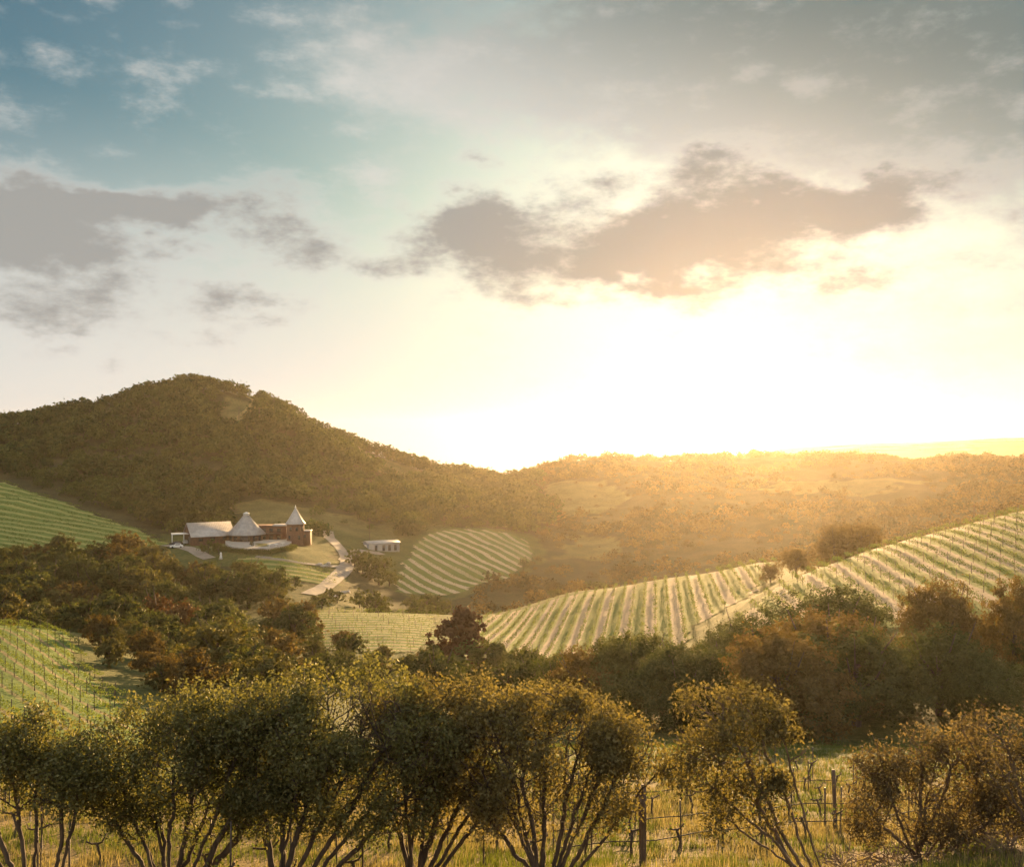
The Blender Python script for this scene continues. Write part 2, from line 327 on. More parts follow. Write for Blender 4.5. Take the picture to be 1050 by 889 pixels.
def zbase(x, y):
    x = np.asarray(x, float); y = np.asarray(y, float)
    w = np.sqrt(y * y + 36.0)
    px = np.clip(CX + F * x / w * np.sqrt(1 + 36.0 / np.maximum(y, 22.) ** 2), -699, 1749)
    d = np.clip(y, 22.0, 2999)
    i = np.clip(np.log(d / 22) / math.log(3000 / 22) * 419, 0, 418.999); j = np.clip((px + 700) / 2450 * 490, 0, 489.999)
    i0 = i.astype(int); j0 = j.astype(int); fi = i - i0; fj = j - j0
    z = (TAB[i0, j0] * (1 - fj) + TAB[i0, j0 + 1] * fj) * (1 - fi) + (TAB[i0 + 1, j0] * (1 - fj) + TAB[i0 + 1, j0 + 1] * fj) * fi
    t = np.clip((y + 2) / 24.0, 0, 1)                                           # the bank the camera stands on
    return np.where(y < 22, -2.6 + (z + 2.6) * (t * .8 + .2 * t * t), z)
def zg(x, y):
    x = np.asarray(x, float); y = np.asarray(y, float)
    big = np.clip((y - 300) / 300, 0, 1) * np.clip((1100 - y) / 300, 0.3, 1)
    return zbase(x, y) + (fbm(x / 30, y / 30, 4, 3) - .5) * (0.5 + 7.0 * big) + (fbm(x / 3, y / 3, 3, 9) - .5) * .25
def W(px, d): return ((px - CX) / F * d, d)
def P3(px, d, h=0.0):
    x, y = W(px, d); return Vector((x, y, float(zg(x, y)) + h))
def inside(poly, x, y):
    poly = np.asarray(poly); x = np.asarray(x); y = np.asarray(y); r = np.zeros(x.shape, bool); j = len(poly) - 1
    for i in range(len(poly)):
        xi, yi = poly[i]; xj, yj = poly[j]
        c = ((yi > y) != (yj > y)) & (x < (xj - xi) * (y - yi) / (yj - yi + 1e-12) + xi); r ^= c; j = i
    return r
def wpoly(pts): return [W(*p) for p in pts]

# areas of the place, as (photo column, depth) outlines on the ground
FIELD = {
 'right_hill': wpoly([(722, 130), (800, 112), (900, 112), (1050, 108), (1260, 106), (1260, 200), (1050, 193), (960, 183), (900, 176), (850, 169), (790, 160), (740, 151)]),
 'valley': wpoly([(470, 228), (500, 259), (560, 257), (620, 255), (700, 245), (760, 239), (797, 234), (790, 205), (770, 186), (715, 172), (690, 150), (640, 140), (590, 150), (530, 180), (480, 205)]),
 'lower_left': wpoly([(-170, 60), (-170, 164), (0, 164), (60, 161), (82, 150), (85, 132), (110, 106), (150, 90), (175, 74), (175, 62)]),
 'centre': wpoly([(285, 250), (330, 253), (400, 250), (448, 250), (452, 225), (440, 195), (395, 185), (340, 195), (290, 225)]),
 'bright': wpoly([(404, 341), (462, 343), (522, 374), (549, 424), (540, 452), (500, 463), (458, 466), (432, 440), (412, 388), (403, 358)]),
 'terraces': wpoly([(-230, 348), (0, 350), (110, 354), (163, 360), (173, 372), (150, 398), (108, 428), (60, 460), (8, 494), (-60, 510), (-230, 520)]),
 'winery': wpoly([(236, 312), (342, 312), (345, 330), (300, 337), (238, 337)]),
 'far_right': wpoly([(840, 1330), (1000, 1300), (1005, 1400), (960, 1480), (850, 1480)]),
 'far_edge': wpoly([(990, 1500), (1090, 1480), (1090, 1680), (1000, 1650)]),
}
MEADOW = [wpoly([(228, 405), (300, 400), (330, 420), (400, 425), (410, 450), (350, 470), (300, 480), (245, 470)]),
          wpoly([(340, 640), (400, 600), (440, 620), (430, 660), (360, 665)]), wpoly([(222, 590), (252, 590), (262, 640), (230, 640)]),
          wpoly([(545, 560), (600, 520), (650, 560), (620, 620), (555, 620)]), wpoly([(570, 430), (625, 420), (640, 470), (590, 490)]),
          wpoly([(780, 560), (900, 540), (960, 575), (820, 600)])]
CLEAR = [wpoly([(170, 340), (300, 338), (322, 350), (325, 392), (180, 392)]),                      # winery yard
         wpoly([(360, 395), (420, 395), (420, 425), (365, 425)])]                                  # yard of the shed
def in_any(polys, x, y):
    r = np.zeros(np.shape(x), bool)
    for p in polys: r |= inside(p, x, y)
    return r

def build_terrain():
    yv = np.concatenate([np.linspace(-60, 20, 60), np.geomspace(20.3, 2900, 900)])
    sv = np.linspace(-1.35, 1.35, 560)
    Yg, Sg = np.meshgrid(yv, sv, indexing='ij'); Xg = Sg * np.sqrt(np.maximum(Yg, 0) ** 2 + 40.0 ** 2 * (Yg < 60) * ((60 - np.clip(Yg, 0, 60)) / 60) ** 2 + 36)
    Zg = zg(Xg, Yg)
    n, m = Yg.shape; idx = np.arange(n * m).reshape(n, m)
    f = np.stack([idx[:-1, :-1], idx[:-1, 1:], idx[1:, 1:], idx[1:, :-1]], -1).reshape(-1, 4)
    mt, q = mat('ground')
    at = q.n('ShaderNodeAttribute', attribute_name='cover'); sp = q.n('ShaderNodeSeparateColor'); q.l(at.outputs['Color'], sp.inputs[0])
    tc = q.n('ShaderNodeTexCoord')
    def ns(scale, det=6):
        k = q.n('ShaderNodeTexNoise'); k.inputs['Scale'].default_value = scale; k.inputs['Detail'].default_value = det; k.inputs['Roughness'].default_value = .65
        q.l(tc.outputs['Object'], k.inputs[0]); return k.outputs[0]
    n1 = ns(.08); n2 = ns(.9); n3 = ns(5.0)
    mixn = q.m('MULTIPLY_ADD', n2, .5, q.m('MULTIPLY', n1, .5))
    scrub = q.mix(q.smooth(mixn, .38, .62), (.040, .043, .017), (.085, .077, .032))
    green = q.mix(q.smooth(mixn, .40, .62), (.070, .092, .026), (.150, .150, .050))
    gold = q.mix(q.smooth(mixn, .40, .60), (.16, .125, .05), (.30, .22, .095))
    c = q.mix(sp.outputs[1], scrub, green); c = q.mix(sp.outputs[0], c, gold); c = q.mix(sp.outputs[2], c, q.mix(n3, (.07, .045, .03), (.16, .11, .07)))
    c = q.mix(q.smooth(n3, .35, .7), q.mix(1.0, c, (.72, .72, .72), 'MULTIPLY'), c)
    p = q.n('ShaderNodeBsdfPrincipled'); q.l(c, p.inputs['Base Color']); p.inputs['Roughness'].default_value = .95; p.inputs['Specular IOR Level'].default_value = .15
    bp = q.n('ShaderNodeBump'); bp.inputs['Strength'].default_value = .8; bp.inputs['Distance'].default_value = .25; q.l(n3, bp.inputs['Height']); q.l(bp.outputs[0], p.inputs['Normal'])
    o = q.n('ShaderNodeOutputMaterial'); q.l(p.outputs[0], o.inputs[0])
    me = new_mesh('ground', np.c_[Xg.ravel(), Yg.ravel(), Zg.ravel()], f, mt, None, True)
    gold_w = np.clip((52 - Yg) / 14 + (fbm(Xg / 6, Yg / 6, 3, 21) - .5) * 2.2, 0, 1)
    green_w = np.clip((330 - Yg) / 60, 0, 1)
    green_w = np.maximum(green_w, inside(wpoly([(160, 325), (350, 320), (345, 400), (410, 335), (470, 330), (560, 420), (545, 475), (420, 480), (330, 430), (170, 400)]), Xg + (fbm(Xg / 9, Yg / 9, 3, 5) - .5) * 14, Yg + (fbm(Xg / 9, Yg / 9, 3, 6) - .5) * 14) * .95)
    for po in MEADOW:
        green_w = np.maximum(green_w, inside(po, Xg + (fbm(Xg / 9, Yg / 9, 3, 5) - .5) * 18, Yg + (fbm(Xg / 9, Yg / 9, 3, 6) - .5) * 22) * .9)
        gold_w = np.maximum(gold_w, inside(po, Xg + (fbm(Xg / 9, Yg / 9, 3, 5) - .5) * 18, Yg + (fbm(Xg / 9, Yg / 9, 3, 6) - .5) * 22) * .35)
    green_w = np.maximum(green_w, np.clip((Yg - 760) / 60, 0, .7))
    ca = me.color_attributes.new('cover', 'FLOAT_COLOR', 'POINT')
    brown = np.clip((Xg / np.maximum(Yg, 5) * F + CX - 850) / 40, 0, 1) * np.clip((29 - Yg) / 3, 0, 1) * np.clip(1.3 - np.abs(fbm(Xg, Yg, 3, 4) - .5) * 2, 0, 1)
    ca.data.foreach_set('color', np.stack([gold_w, green_w, brown, gold_w * 0 + 1], -1).astype(np.float32).ravel())
    prop(link('ground', me), kind='structure')
build_terrain()

# haze: one closed box of even, pale air around everything
def build_haze():
    mt, q = mat('haze')
    v = q.n('ShaderNodeVolumePrincipled'); v.inputs['Color'].default_value = (.97, .86, .70, 1)
    v.inputs['Density'].default_value = HAZE_DENSITY; v.inputs['Anisotropy'].default_value = .78
    o = q.n('ShaderNodeOutputMaterial'); q.l(v.outputs[0], o.inputs['Volume'])
    bpy.context.view_layer.update()
    zs = [(o.matrix_world @ Vector(c)).z for o in S.objects if o.type == 'MESH' for c in (o.bound_box[0], o.bound_box[1])]
    lo, hi = min(zs) - 1.0, max(max(zs), 0.0) + 1.0
    b = MB().box((0, 1420, (lo + hi) / 2), (8200, 3000, hi - lo)); prop(b.obj('haze', mt), kind='stuff')
    print('haze', lo, hi)

# ------------------------------------------------------------------ foliage
def rand_quads(c, nrm, size, aspect=1.0, g=rng, fold=False):
    """one small leaf (a kite of two triangles) at every centre c, facing nrm"""
    n = len(c)
    r = g.normal(size=(n, 3)); a = np.cross(nrm, r); a /= np.linalg.norm(a, axis=1)[:, None] + 1e-9
    b = np.cross(nrm, a)
    s = (np.full(n, size) if np.isscalar(size) else size)[:, None]
    L = a * s; B = b * s * aspect * .5
    up = nrm * s * (.18 if fold else 0)
    v = np.stack([c - L * .5, c + B - L * .05 + up, c + L * .5, c - B - L * .05 + up], 1).reshape(-1, 3)
    f = np.arange(n * 4).reshape(n, 4)
    return v, f
def unit(v): return v / (np.linalg.norm(v, axis=-1)[..., None] + 1e-9)
def crown_points(n, rx, rz, zc, g, lobes=14, lobe_r=.42, inner=.2, tuft=26, tuft_r=.085):
    """leaf centres and normals of an uneven crown: lobes set on a dome, leaves on and in each lobe"""
    d = unit(g.normal(size=(lobes, 3))); d[:, 2] = np.abs(d[:, 2]) * 1.35 - .80
    k = g.uniform(.45, .80, lobes)[:, None]
    lc = d * k * np.array([rx, rx, rz]) * g.uniform(.75, 1.15, (lobes, 1)) + np.array([0, 0, zc])
    lr = g.uniform(.65, 1.25, lobes) * lobe_r * rx
    sk = np.arange(lobes) % 4 == 0                                  # a skirt of low boughs
    lc[sk, 2] = g.uniform(.12, .35, sk.sum()) * 2 * rz; lc[sk, :2] *= 1.15
    w = lr ** 2; nt = max(40, n // tuft); who = g.choice(lobes, nt, p=w / w.sum())
    u = unit(g.normal(size=(nt, 3))); u[:, 2] = np.where(u[:, 2] < -.3, -u[:, 2], u[:, 2])
    rr = np.where(g.random(nt) < inner, g.uniform(.3, .9, nt), g.normal(1.0, .13, nt))
    tp = lc[who] + u * (lr[who] * rr)[:, None] * np.array([1, 1, min(1.15, rz / rx * 1.05)])
    keep = fbm(tp[:, 0] * 4.4 / rx + 50 + tp[:, 2], tp[:, 1] * 4.4 / rx + 50 - tp[:, 2] * .7, 3, int(g.integers(99))) > .36
    tp = tp[keep]; u = u[keep]; k = g.poisson(tuft * g.uniform(.4, 1.6, len(tp)))
    up = np.repeat(u, k, 0); sz = np.repeat(g.uniform(.5, 1.3, len(tp)), k)[:, None] * rx * tuft_r
    o = g.normal(size=up.shape); p = np.repeat(tp, k, 0) + o * sz * .55 + up * np.abs(g.normal(size=(len(up), 1))) * sz * .5
    nr = unit(up * .9 + unit(o) * .45 + g.normal(size=up.shape) * .38)
    return p, nr
def trunk_mb(h, r, g, limbs=5, spread=1.0):
    mb = MB(); top = np.array([g.normal(0, .15), g.normal(0, .15), h * .55])
    pts = [np.array([0, 0, -.4]), np.array([0, 0, h * .15]), top * [.5, .5, .6], top]
    mb.tube(pts, [r * 1.35, r, r * .8, r * .5], 7)
    for i in range(limbs):
        a = g.uniform(0, 6.28); st = top * g.uniform(.45, 1.0); e = np.array([math.cos(a) * spread, math.sin(a) * spread, h * g.uniform(.55, .9)])
        mid = st * .5 + e * .5 + np.array([math.cos(a), math.sin(a), -.3]) * spread * .15
        mb.tube([st, mid, e], [r * .45, r * .28, r * .1], 5)
    return mb
def tree_proto(seed, h, rx, n, leaf, kind='oak'):
    """crown mesh and trunk mesh of one kind of tree; the base is at the origin"""
    g = np.random.default_rng(seed)
    if kind == 'conifer':
        t = g.random(n) ** .8; ang = g.uniform(0, 6.28, n); layer = np.round(t * 12) / 12
        rad = rx * 1.25 * (1 - t ** 2.0) ** .8 * (0.75 + .25 * np.cos((t - layer) * 60)) * g.uniform(.5, 1.05, n) * (1 + .3 * np.sin(ang * 3 + seed + t * 9))
        p = np.c_[rad * np.cos(ang), rad * np.sin(ang), h * (.08 + .92 * t) - rad * .2]
        nr = unit(np.c_[np.cos(ang), np.sin(ang), np.full(n, .6)] + g.normal(size=(n, 3)) * .7)
    else:
        rz = h * .50
        p, nr = crown_points(n, rx, rz, h - rz * 1.0, g, lobes=int(g.integers(30, 42)), lobe_r=.32, tuft=34 if n > 5000 else (16 if n > 900 else 5))
        p[:, 2] = np.maximum(p[:, 2], h * .03 + g.random(len(p)) * .3)
    v, f = rand_quads(p, nr, leaf * g.uniform(.7, 1.3, len(p)), .75, g)
    return v, f, trunk_mb(h, max(.06, h * .028), g, 5, rx * .55)

TREE_P = {}
def protos(key, cnt, h, rx, n, leaf, kind, lm, bark='bark'):
    out = []
    for i in range(cnt):
        v, f, tb = tree_proto(1000 + sum(map(ord, key)) * 7 + i * 13, h, rx * (1 + .12 * ((i % 3) - 1)), n, leaf, kind)
        out.append((new_mesh(key + '_crown', v, f, M[lm]), tb.data(key + '_trunk', M[bark], True), v, f))
    TREE_P[key] = out
def place_tree(key, i, x, y, h, name, label, group=None, cat='tree', parts=True, wide=1.0, sink=.25):
    cm, tm, _v, _f = TREE_P[key][i % len(TREE_P[key])]
    base = 8.0
    z = float(zg(x, y)); s = h / base
    t = link(name, None, loc=(x, y, z - sink), rz=random.uniform(0, 6.28), sc=(s * wide, s * wide, s))
    prop(t, label, cat, group)
    if parts: link('trunk', tm, t); link('crown', cm, t)
    else: link('crown', cm, t)
    return t
protos('oak_close', 5, 8.0, 4.4, 26000, .17, 'oak', 'leaf_oak')
protos('amber_close', 6, 8.0, 4.4, 26000, .17, 'oak', 'leaf_amber')
protos('oak_mid', 7, 8.0, 3.9, 9500, .27, 'oak', 'leaf_oak')
protos('light_mid', 3, 8.0, 3.6, 9500, .27, 'oak', 'leaf_light')
protos('brown_mid', 3, 8.0, 3.8, 9500, .27, 'oak', 'leaf_amber')
protos('red_mid', 2, 8.0, 2.9, 5000, .27, 'oak', 'leaf_red')
protos('conifer', 1, 8.0, 2.5, 12000, .24, 'oak', 'leaf_conifer')
protos('oak_far', 8, 8.0, 4.2, 1500, .55, 'oak', 'leaf_oak')

def scatter(poly, spacing, seed, jitter=.45, y_min=None):
    """loosely spaced points inside a ground outline"""
    g = np.random.default_rng(seed); P = np.asarray(poly)
    (x0, y0), (x1, y1) = P.min(0), P.max(0)
    gx, gy = np.meshgrid(np.arange(x0, x1, spacing), np.arange(y0, y1, spacing * .87)); gx = gx + (np.arange(gx.shape[0]) % 2)[:, None] * spacing * .5
    p = np.c_[gx.ravel(), gy.ravel()] + g.uniform(-jitter, jitter, (gx.size, 2)) * spacing
    return p[inside(poly, p[:, 0], p[:, 1])]

# belts of trees in the valley: every tree a thing of its own
BELTS = [
 # outline (column, depth), spacing, height range, proto, label, group
 ([(690, 80), (760, 74), (900, 73), (1010, 74), (1120, 72), (1120, 98), (1050, 98), (960, 100), (860, 100), (760, 106), (690, 118)], 6.7, (6.4, 9.4), 'amber_close',
  'dense rounded oak in the amber lit tree row below the right vineyard hill', 'oaks in the row below the right vineyard hill'),
 ([(570, 98), (640, 88), (692, 84), (690, 118), (640, 120), (580, 116)], 8.0, (7, 9.4), 'amber_close',
  'orange glowing tree between the fan shaped foreground tree and the valley vineyard', 'glowing trees below the valley vineyard'),
 ([(405, 128), (470, 118), (560, 118), (575, 135), (520, 162), (455, 172), (410, 165)], 7.8, (5.5, 8.4), 'oak_mid',
  'hazy olive tree in the thicket around the dark conifer at mid picture', 'trees in the thicket around the conifer'),
 ([(88, 140), (110, 119), (152, 101), (230, 98), (310, 104), (392, 128), (400, 160), (330, 172), (220, 176), (100, 168)], 8.2, (6.5, 9.6), 'oak_mid',
  'dark rounded oak in the front of the wood beside the lower left vineyard', 'oaks in the front of the wood beside the lower left vineyard'),
 ([(90, 168), (220, 176), (330, 172), (400, 168), (385, 190), (300, 215), (280, 232), (150, 230), (60, 225), (-40, 220), (-40, 178), (60, 172)], 8.8, (7.5, 10.5), 'oak_mid',
  'olive green tree in the middle of the wood behind the lower left vineyard', 'trees in the middle of the wood behind the lower left vineyard'),
 ([(-40, 240), (100, 242), (220, 242), (288, 262), (300, 285), (240, 300), (190, 318), (120, 328), (0, 328), (-40, 328)], 11.5, (9.0, 12.5), 'oak_mid',
  'dark brown green tree in the belt below the left terraced vineyard', 'trees in the dark belt below the left terraced vineyard'),
 ([(302, 262), (360, 266), (440, 268), (470, 285), (460, 322), (420, 318), (396, 305), (330, 290), (302, 285)], 9, (4.5, 7), 'oak_far',
  'low dark tree in the strip below the striped hillside vineyard', 'low trees in the strip below the striped vineyard'),
 ([(356, 345), (402, 345), (406, 366), (385, 374), (360, 372)], 6.5, (6, 8.8), 'oak_far',
  'bushy tree in the round clump between the gravel road and striped vineyard', 'trees of the round clump beside the gravel road'),
]
TREE_XY = []
k = 0
for poly, sp, hr, key, lab, grp in BELTS:
    k0 = k
    for x, y in scatter(wpoly(poly), sp, 50 + k):
        if 690 < CX + F * x / y < 780 and y < 74: continue
        kk = random.choices(('oak_mid', 'light_mid', 'brown_mid'), (6, 2, 2))[0] if key == 'oak_mid' else (random.choice(('oak_close', 'amber_close')) if key == 'amber_close' else key)
        place_tree(kk, k, x, y, random.uniform(*hr) * random.choice((.8, 1, 1, 1.12)) * (.62 if (y < 170 and CX + F * x / y < 190) or (120 < y < 200 and CX + F * x / y > 285 and CX + F * x / y < 405) else (.72 if y > 255 and y < 300 and 298 < CX + F * x / y < 365 else 1)), 'oak_tree', lab, grp, wide=random.uniform(1.0, 1.25)); k += 1
        TREE_XY.append((x, y))
def one(key, i, px, d, h, name, label, wide=1.0, cat='tree'):
    x, y = W(px, d); TREE_XY.append((x, y)); return place_tree(key, i, x, y, h, name, label, None, cat, True, wide)
one('conifer', 0, 473, 158, 16.0, 'conifer_tree', 'tall dark reddish conifer standing out of the thicket at mid picture', 1.0)
one('red_mid', 0, 163, 196, 15.0, 'rust_tree', 'larger rust red tree rising from the dark wood on the left')
one('red_mid', 1, 184, 194, 13.0, 'rust_tree', 'smaller rust brown tree just right of the rust red tree')
one('brown_mid', 1, 102, 148, 6.2, 'rust_tree', 'brownish tree on the corner of the wood beside the lower left vineyard')
one('amber_close', 2, 816, 197, 6.8, 'oak_tree', 'round orange bush on the crest at the left of the right hill clump', 1.0)
one('amber_close', 3, 856, 194, 9.6, 'oak_tree', 'largest tree of the clump on the crest of the right hill', 1.05)
one('amber_close', 5, 884, 198, 10.2, 'oak_tree', 'tree at the right end of the clump on the right hill crest', .8)
one('amber_close', 1, 790, 199, 4.2, 'oak_tree', 'small low bush at the left foot of the right hill clump', 1.1)
one('amber_close', 1, 962, 92, 10.2, 'oak_tree', 'tall dark oak rising above the tree row near the right edge', .85)
one('amber_close', 3, 1040, 90, 10.0, 'oak_tree', 'tall dark tree at the right edge of the tree row', .8)
one('oak_far', 2, 289, 306, 7.0, 'oak_tree', 'small dark tree in front of the winery vineyard rows, left of its pair', .6)
one('oak_far', 4, 302, 302, 5.0, 'oak_tree', 'round dark bush in front of the winery vineyard rows, right of its pair', .9)
one('oak_far', 5, 214, 345, 6.0, 'oak_tree', 'dark bushy tree before the barn, left of the terrace', .9)
one('oak_far', 6, 224, 342, 5.0, 'oak_tree', 'dark bush at the left corner of the winery terrace', .9)
one('oak_far', 1, 233, 384, 8.5, 'oak_tree', 'dark tree behind the gap between the barn and the cone roofed hall', .55)
one('oak_far', 3, 537, 392, 6.5, 'oak_tree', 'round dark tree on the right edge of the striped vineyard', .9)
one('oak_far', 0, 258, 352, 2.6, 'oak_tree', 'little green tree in a planter at the terrace edge', .8)
for i, (px, d, h) in enumerate([(365, 655, 7), (379, 662, 8), (386, 665, 6), (395, 668, 5), (404, 664, 9), (411, 660, 6), (420, 668, 7), (430, 672, 5.5), (441, 668, 7), (449, 672, 6)]):
    x, y = W(px, d); TREE_XY.append((x, y))
    place_tree('oak_far', i, x, y, h, 'oak_tree', 'lone small tree on the grassy skyline right of the left hill', 'lone trees along the grassy skyline', wide=.75)

# woods on the hills: the nearest trees one by one, the rest as one mass each
def mass(name, pts, heights, key, m, cnt, leaf_scale=1.0):
    g = np.random.default_rng(len(pts)); V = []; n0 = 0; Fs = []
    base = [tree_proto(700 + i * 31, 8.0, 4.4, cnt, .80 * leaf_scale, 'oak')[:2] for i in range(6)]
    z = zg(pts[:, 0], pts[:, 1])
    for i, (x, y) in enumerate(pts):
        v, f = base[i % 6]; s = heights[i] / 8.0; a = g.uniform(0, 6.28); c, sn = math.cos(a), math.sin(a); w = s * g.uniform(.9, 1.4)
        V.append(np.c_[(v[:, 0] * c - v[:, 1] * sn) * w + x, (v[:, 0] * sn + v[:, 1] * c) * w + y, v[:, 2] * s + z[i] - .3])
        Fs.append(f + n0); n0 += len(v)
    me = new_mesh(name, np.concatenate(V), np.concatenate(Fs), m)
    ta = me.attributes.new('kind_of_tree', 'FLOAT', 'POINT'); ta.data.foreach_set('value', np.repeat(g.random(len(pts)), [len(v) for v in V]).astype(np.float32))
    return prop(link(name, me), kind='stuff')
def wood(name, poly, sp, hr, m, seed, cnt, label, group, solo=0, thr=.36, leaf_scale=1.0):
    p = scatter(poly, sp, seed)
    ok = ~in_any(list(FIELD.values()) + CLEAR, p[:, 0], p[:, 1])
    den = fbm(p[:, 0] / 22, p[:, 1] / 22, 3, seed)
    md = in_any(MEADOW, p[:, 0], p[:, 1])
    g = np.random.default_rng(seed)
    ok &= (den > thr) & (~md | (g.random(len(p)) < .10))
    p = p[ok]; den = den[ok]
    h = (hr[0] + (hr[1] - hr[0]) * np.clip((den - thr) * 2.6 + g.normal(0, .18, len(p)), 0, 1)) * np.where(in_any(MEADOW, p[:, 0], p[:, 1]), .5, 1)
    o = np.argsort(-h / p[:, 1])                                    # those that show largest first
    vis = np.abs(p[:, 0] / p[:, 1]) < .47
    solo_i = [i for i in o if vis[i]][:solo]
    for i in solo_i:
        place_tree('oak_far', int(i), p[i, 0], p[i, 1], h[i], 'oak_tree', label, group, parts=False, wide=random.uniform(.9, 1.2))
    rest = np.ones(len(p), bool); rest[solo_i] = False
    mass(name, p[rest], h[rest], 'oak_far', m, cnt, leaf_scale)
wood('hill_woodland', wpoly([(-260, 520), (0, 520), (60, 478), (110, 445), (152, 415), (178, 395), (240, 398), (300, 396), (330, 405), (360, 430), (420, 435), (450, 470), (560, 468), (570, 540), (545, 700), (520, 720), (450, 700), (330, 700), (200, 690), (60, 720), (-260, 780)]),
     7.6, (4.0, 11.5), M['leaf_wood'], 31, 640, 'rounded tree on the lower slope of the wooded left hill', 'trees on the lower slope of the left hill', 45, .27)
wood('ridge_woodland', wpoly([(470, 300), (560, 285), (650, 275), (760, 270), (850, 262), (1000, 290), (1250, 285), (1500, 400), (1500, 745), (1250, 745), (900, 745), (700, 745), (560, 740), (545, 640), (560, 520), (553, 430), (525, 370), (480, 340)]),
     6.6, (1.6, 8.0), M['leaf_scrub'], 77, 420, 'low tree in the amber scrub of the valley behind the right hill', 'low trees in the scrub behind the right hill', 30)

# ------------------------------------------------------------------ vineyards: striped ground, then every row a thing
def field_ground(name, poly, dirv, period, duty, bare, green, cell=1.2, lift=.09, phase=0.0):
    d = unit(np.array([dirv]))[0]; pv = np.array([d[1], -d[0]]); P = np.asarray(poly)
    a = P @ d; b = P @ pv
    ta = np.arange(a.min(), a.max() + cell, cell); tb = np.arange(b.min(), b.max() + cell, cell)
    A, B = np.meshgrid(ta, tb, indexing='ij'); X = A * d[0] + B * pv[0]; Y = A * d[1] + B * pv[1]
    X2 = X + (fbm(X / 5, Y / 5, 2, 71) - .5) * 4; Y2 = Y + (fbm(X / 5, Y / 5, 2, 72) - .5) * 4
    ok = inside(poly, X2, Y2); n, m = A.shape; idx = np.arange(n * m).reshape(n, m)
    q4 = np.stack([idx[:-1, :-1], idx[1:, :-1], idx[1:, 1:], idx[:-1, 1:]], -1).reshape(-1, 4); q4 = q4[ok.ravel()[q4].all(1)]
    v = np.c_[X.ravel(), Y.ravel(), (zg(X, Y) + lift).ravel()]
    used = np.unique(q4); rm = np.zeros(len(v), np.int64); rm[used] = np.arange(len(used))
    mt, q = mat(name + '_soil')
    tc = q.n('ShaderNodeTexCoord'); dt = q.n('ShaderNodeVectorMath', operation='DOT_PRODUCT'); q.l(tc.outputs['Object'], dt.inputs[0]); dt.inputs[1].default_value = (pv[0] / period, pv[1] / period, 0)
    def ns(sc, det=4):
        k = q.n('ShaderNodeTexNoise'); k.inputs['Scale'].default_value = sc; k.inputs['Detail'].default_value = det; q.l(tc.outputs['Object'], k.inputs[0]); return k.outputs[0]
    n1 = ns(.5); n2 = ns(2.5); n3 = ns(.05)
    fr = q.m('FRACT', q.m('ADD', q.m('MULTIPLY_ADD', n1, .14, dt.outputs['Value']), phase))
    tri = q.m('ABSOLUTE', q.m('SUBTRACT', fr, .5))
    st = q.smooth(tri, .5 * duty - .05, .5 * duty + .05)
    bc = q.mix(q.smooth(n2, .3, .7), bare, tuple(x * 1.35 for x in bare)); gc = q.mix(q.smooth(n2, .3, .7), green, tuple(x * 1.5 for x in green))
    c = q.mix(st, bc, gc); c = q.mix(q.smooth(n3, .45, .75, 0, .45), c, gc)
    p = q.n('ShaderNodeBsdfPrincipled'); q.l(c, p.inputs['Base Color']); p.inputs['Roughness'].default_value = .95; p.inputs['Specular IOR Level'].default_value = .1
    bp = q.n('ShaderNodeBump'); bp.inputs['Strength'].default_value = .7; bp.inputs['Distance'].default_value = .2; q.l(n2, bp.inputs['Height']); q.l(bp.outputs[0], p.inputs['Normal'])
    o = q.n('ShaderNodeOutputMaterial'); q.l(p.outputs[0], o.inputs[0])
    prop(link(name, new_mesh(name, v[used], rm[q4], mt, None, True)), kind='structure')
POST = MB().box((0, 0, .6), (.06, .06, 1.9)).data('trellis_post', M['post_wood'])
def vine_rows(poly, dirv, spacing, label, group, leaf=.2, per_m=16, height=1.35, post_every=6.0, width=.5, phase=0.0, gaps=.25, seed=3, skip=None, lm='leaf_vine'):
    d = unit(np.array([dirv]))[0]; pv = np.array([d[1], -d[0]]); P = np.asarray(poly); a = P @ d; b = P @ pv
    g = np.random.default_rng(seed); cnt = 0
    for bi, bb in enumerate(np.arange(math.floor(b.min() / spacing) * spacing + phase, b.max(), spacing)):
        ta = np.arange(a.min(), a.max(), 1.0); X = ta * d[0] + bb * pv[0]; Y = ta * d[1] + bb * pv[1]
        ok = inside(poly, X, Y)
        if skip: ok &= ~in_any(skip, X, Y)
        i = 0
        while i < len(ta):
            if not ok[i]: i += 1; continue
            j = i
            while j < len(ta) and ok[j]: j += 1
            if j - i >= 6:
                L = j - i; n = int(L * per_m); t = g.uniform(0, L, n)
                vine = (t / 1.6).astype(int); amp = np.random.default_rng(seed + bi).uniform(.3, 1.0, vine.max() + 1)[vine]
                keep = (g.random(n) < amp) & (fbm(t / 4 + bi * 9, t * 0 + bi, 2, seed) > gaps); t = t[keep]; n = len(t)
                if n == 0: i = j; continue
                off = g.normal(0, width * .5, n); hz = height * (.42 + .58 * g.beta(2, 1.6, n))
                x = (ta[i] + t) * d[0] + (bb + off) * pv[0]; y = (ta[i] + t) * d[1] + (bb + off) * pv[1]
                c = np.c_[x, y, zg(x, y) + hz]; x0, y0 = X[i], Y[i]; z0 = float(zg(x0, y0))
                v, f = rand_quads(c - [x0, y0, z0], unit(g.normal(size=(n, 3)) + [0, 0, .3]), leaf * g.uniform(.7, 1.3, n), .8, g)
                row = prop(link('vine_row', None, loc=(x0, y0, z0)), label, 'vine row', group)
                link('vine_leaves', new_mesh('vine_leaves', v, f, M[lm]), row)
                if post_every:
                    for tt in np.arange(0, L, post_every)[:100]:
                        px_, py_ = x0 + tt * d[0], y0 + tt * d[1]
                        link('trellis_post', POST, row, loc=(px_ - x0, py_ - y0, float(zg(px_, py_)) - z0), rz=math.atan2(d[1], d[0]))
                cnt += 1
            i = j
    return cnt
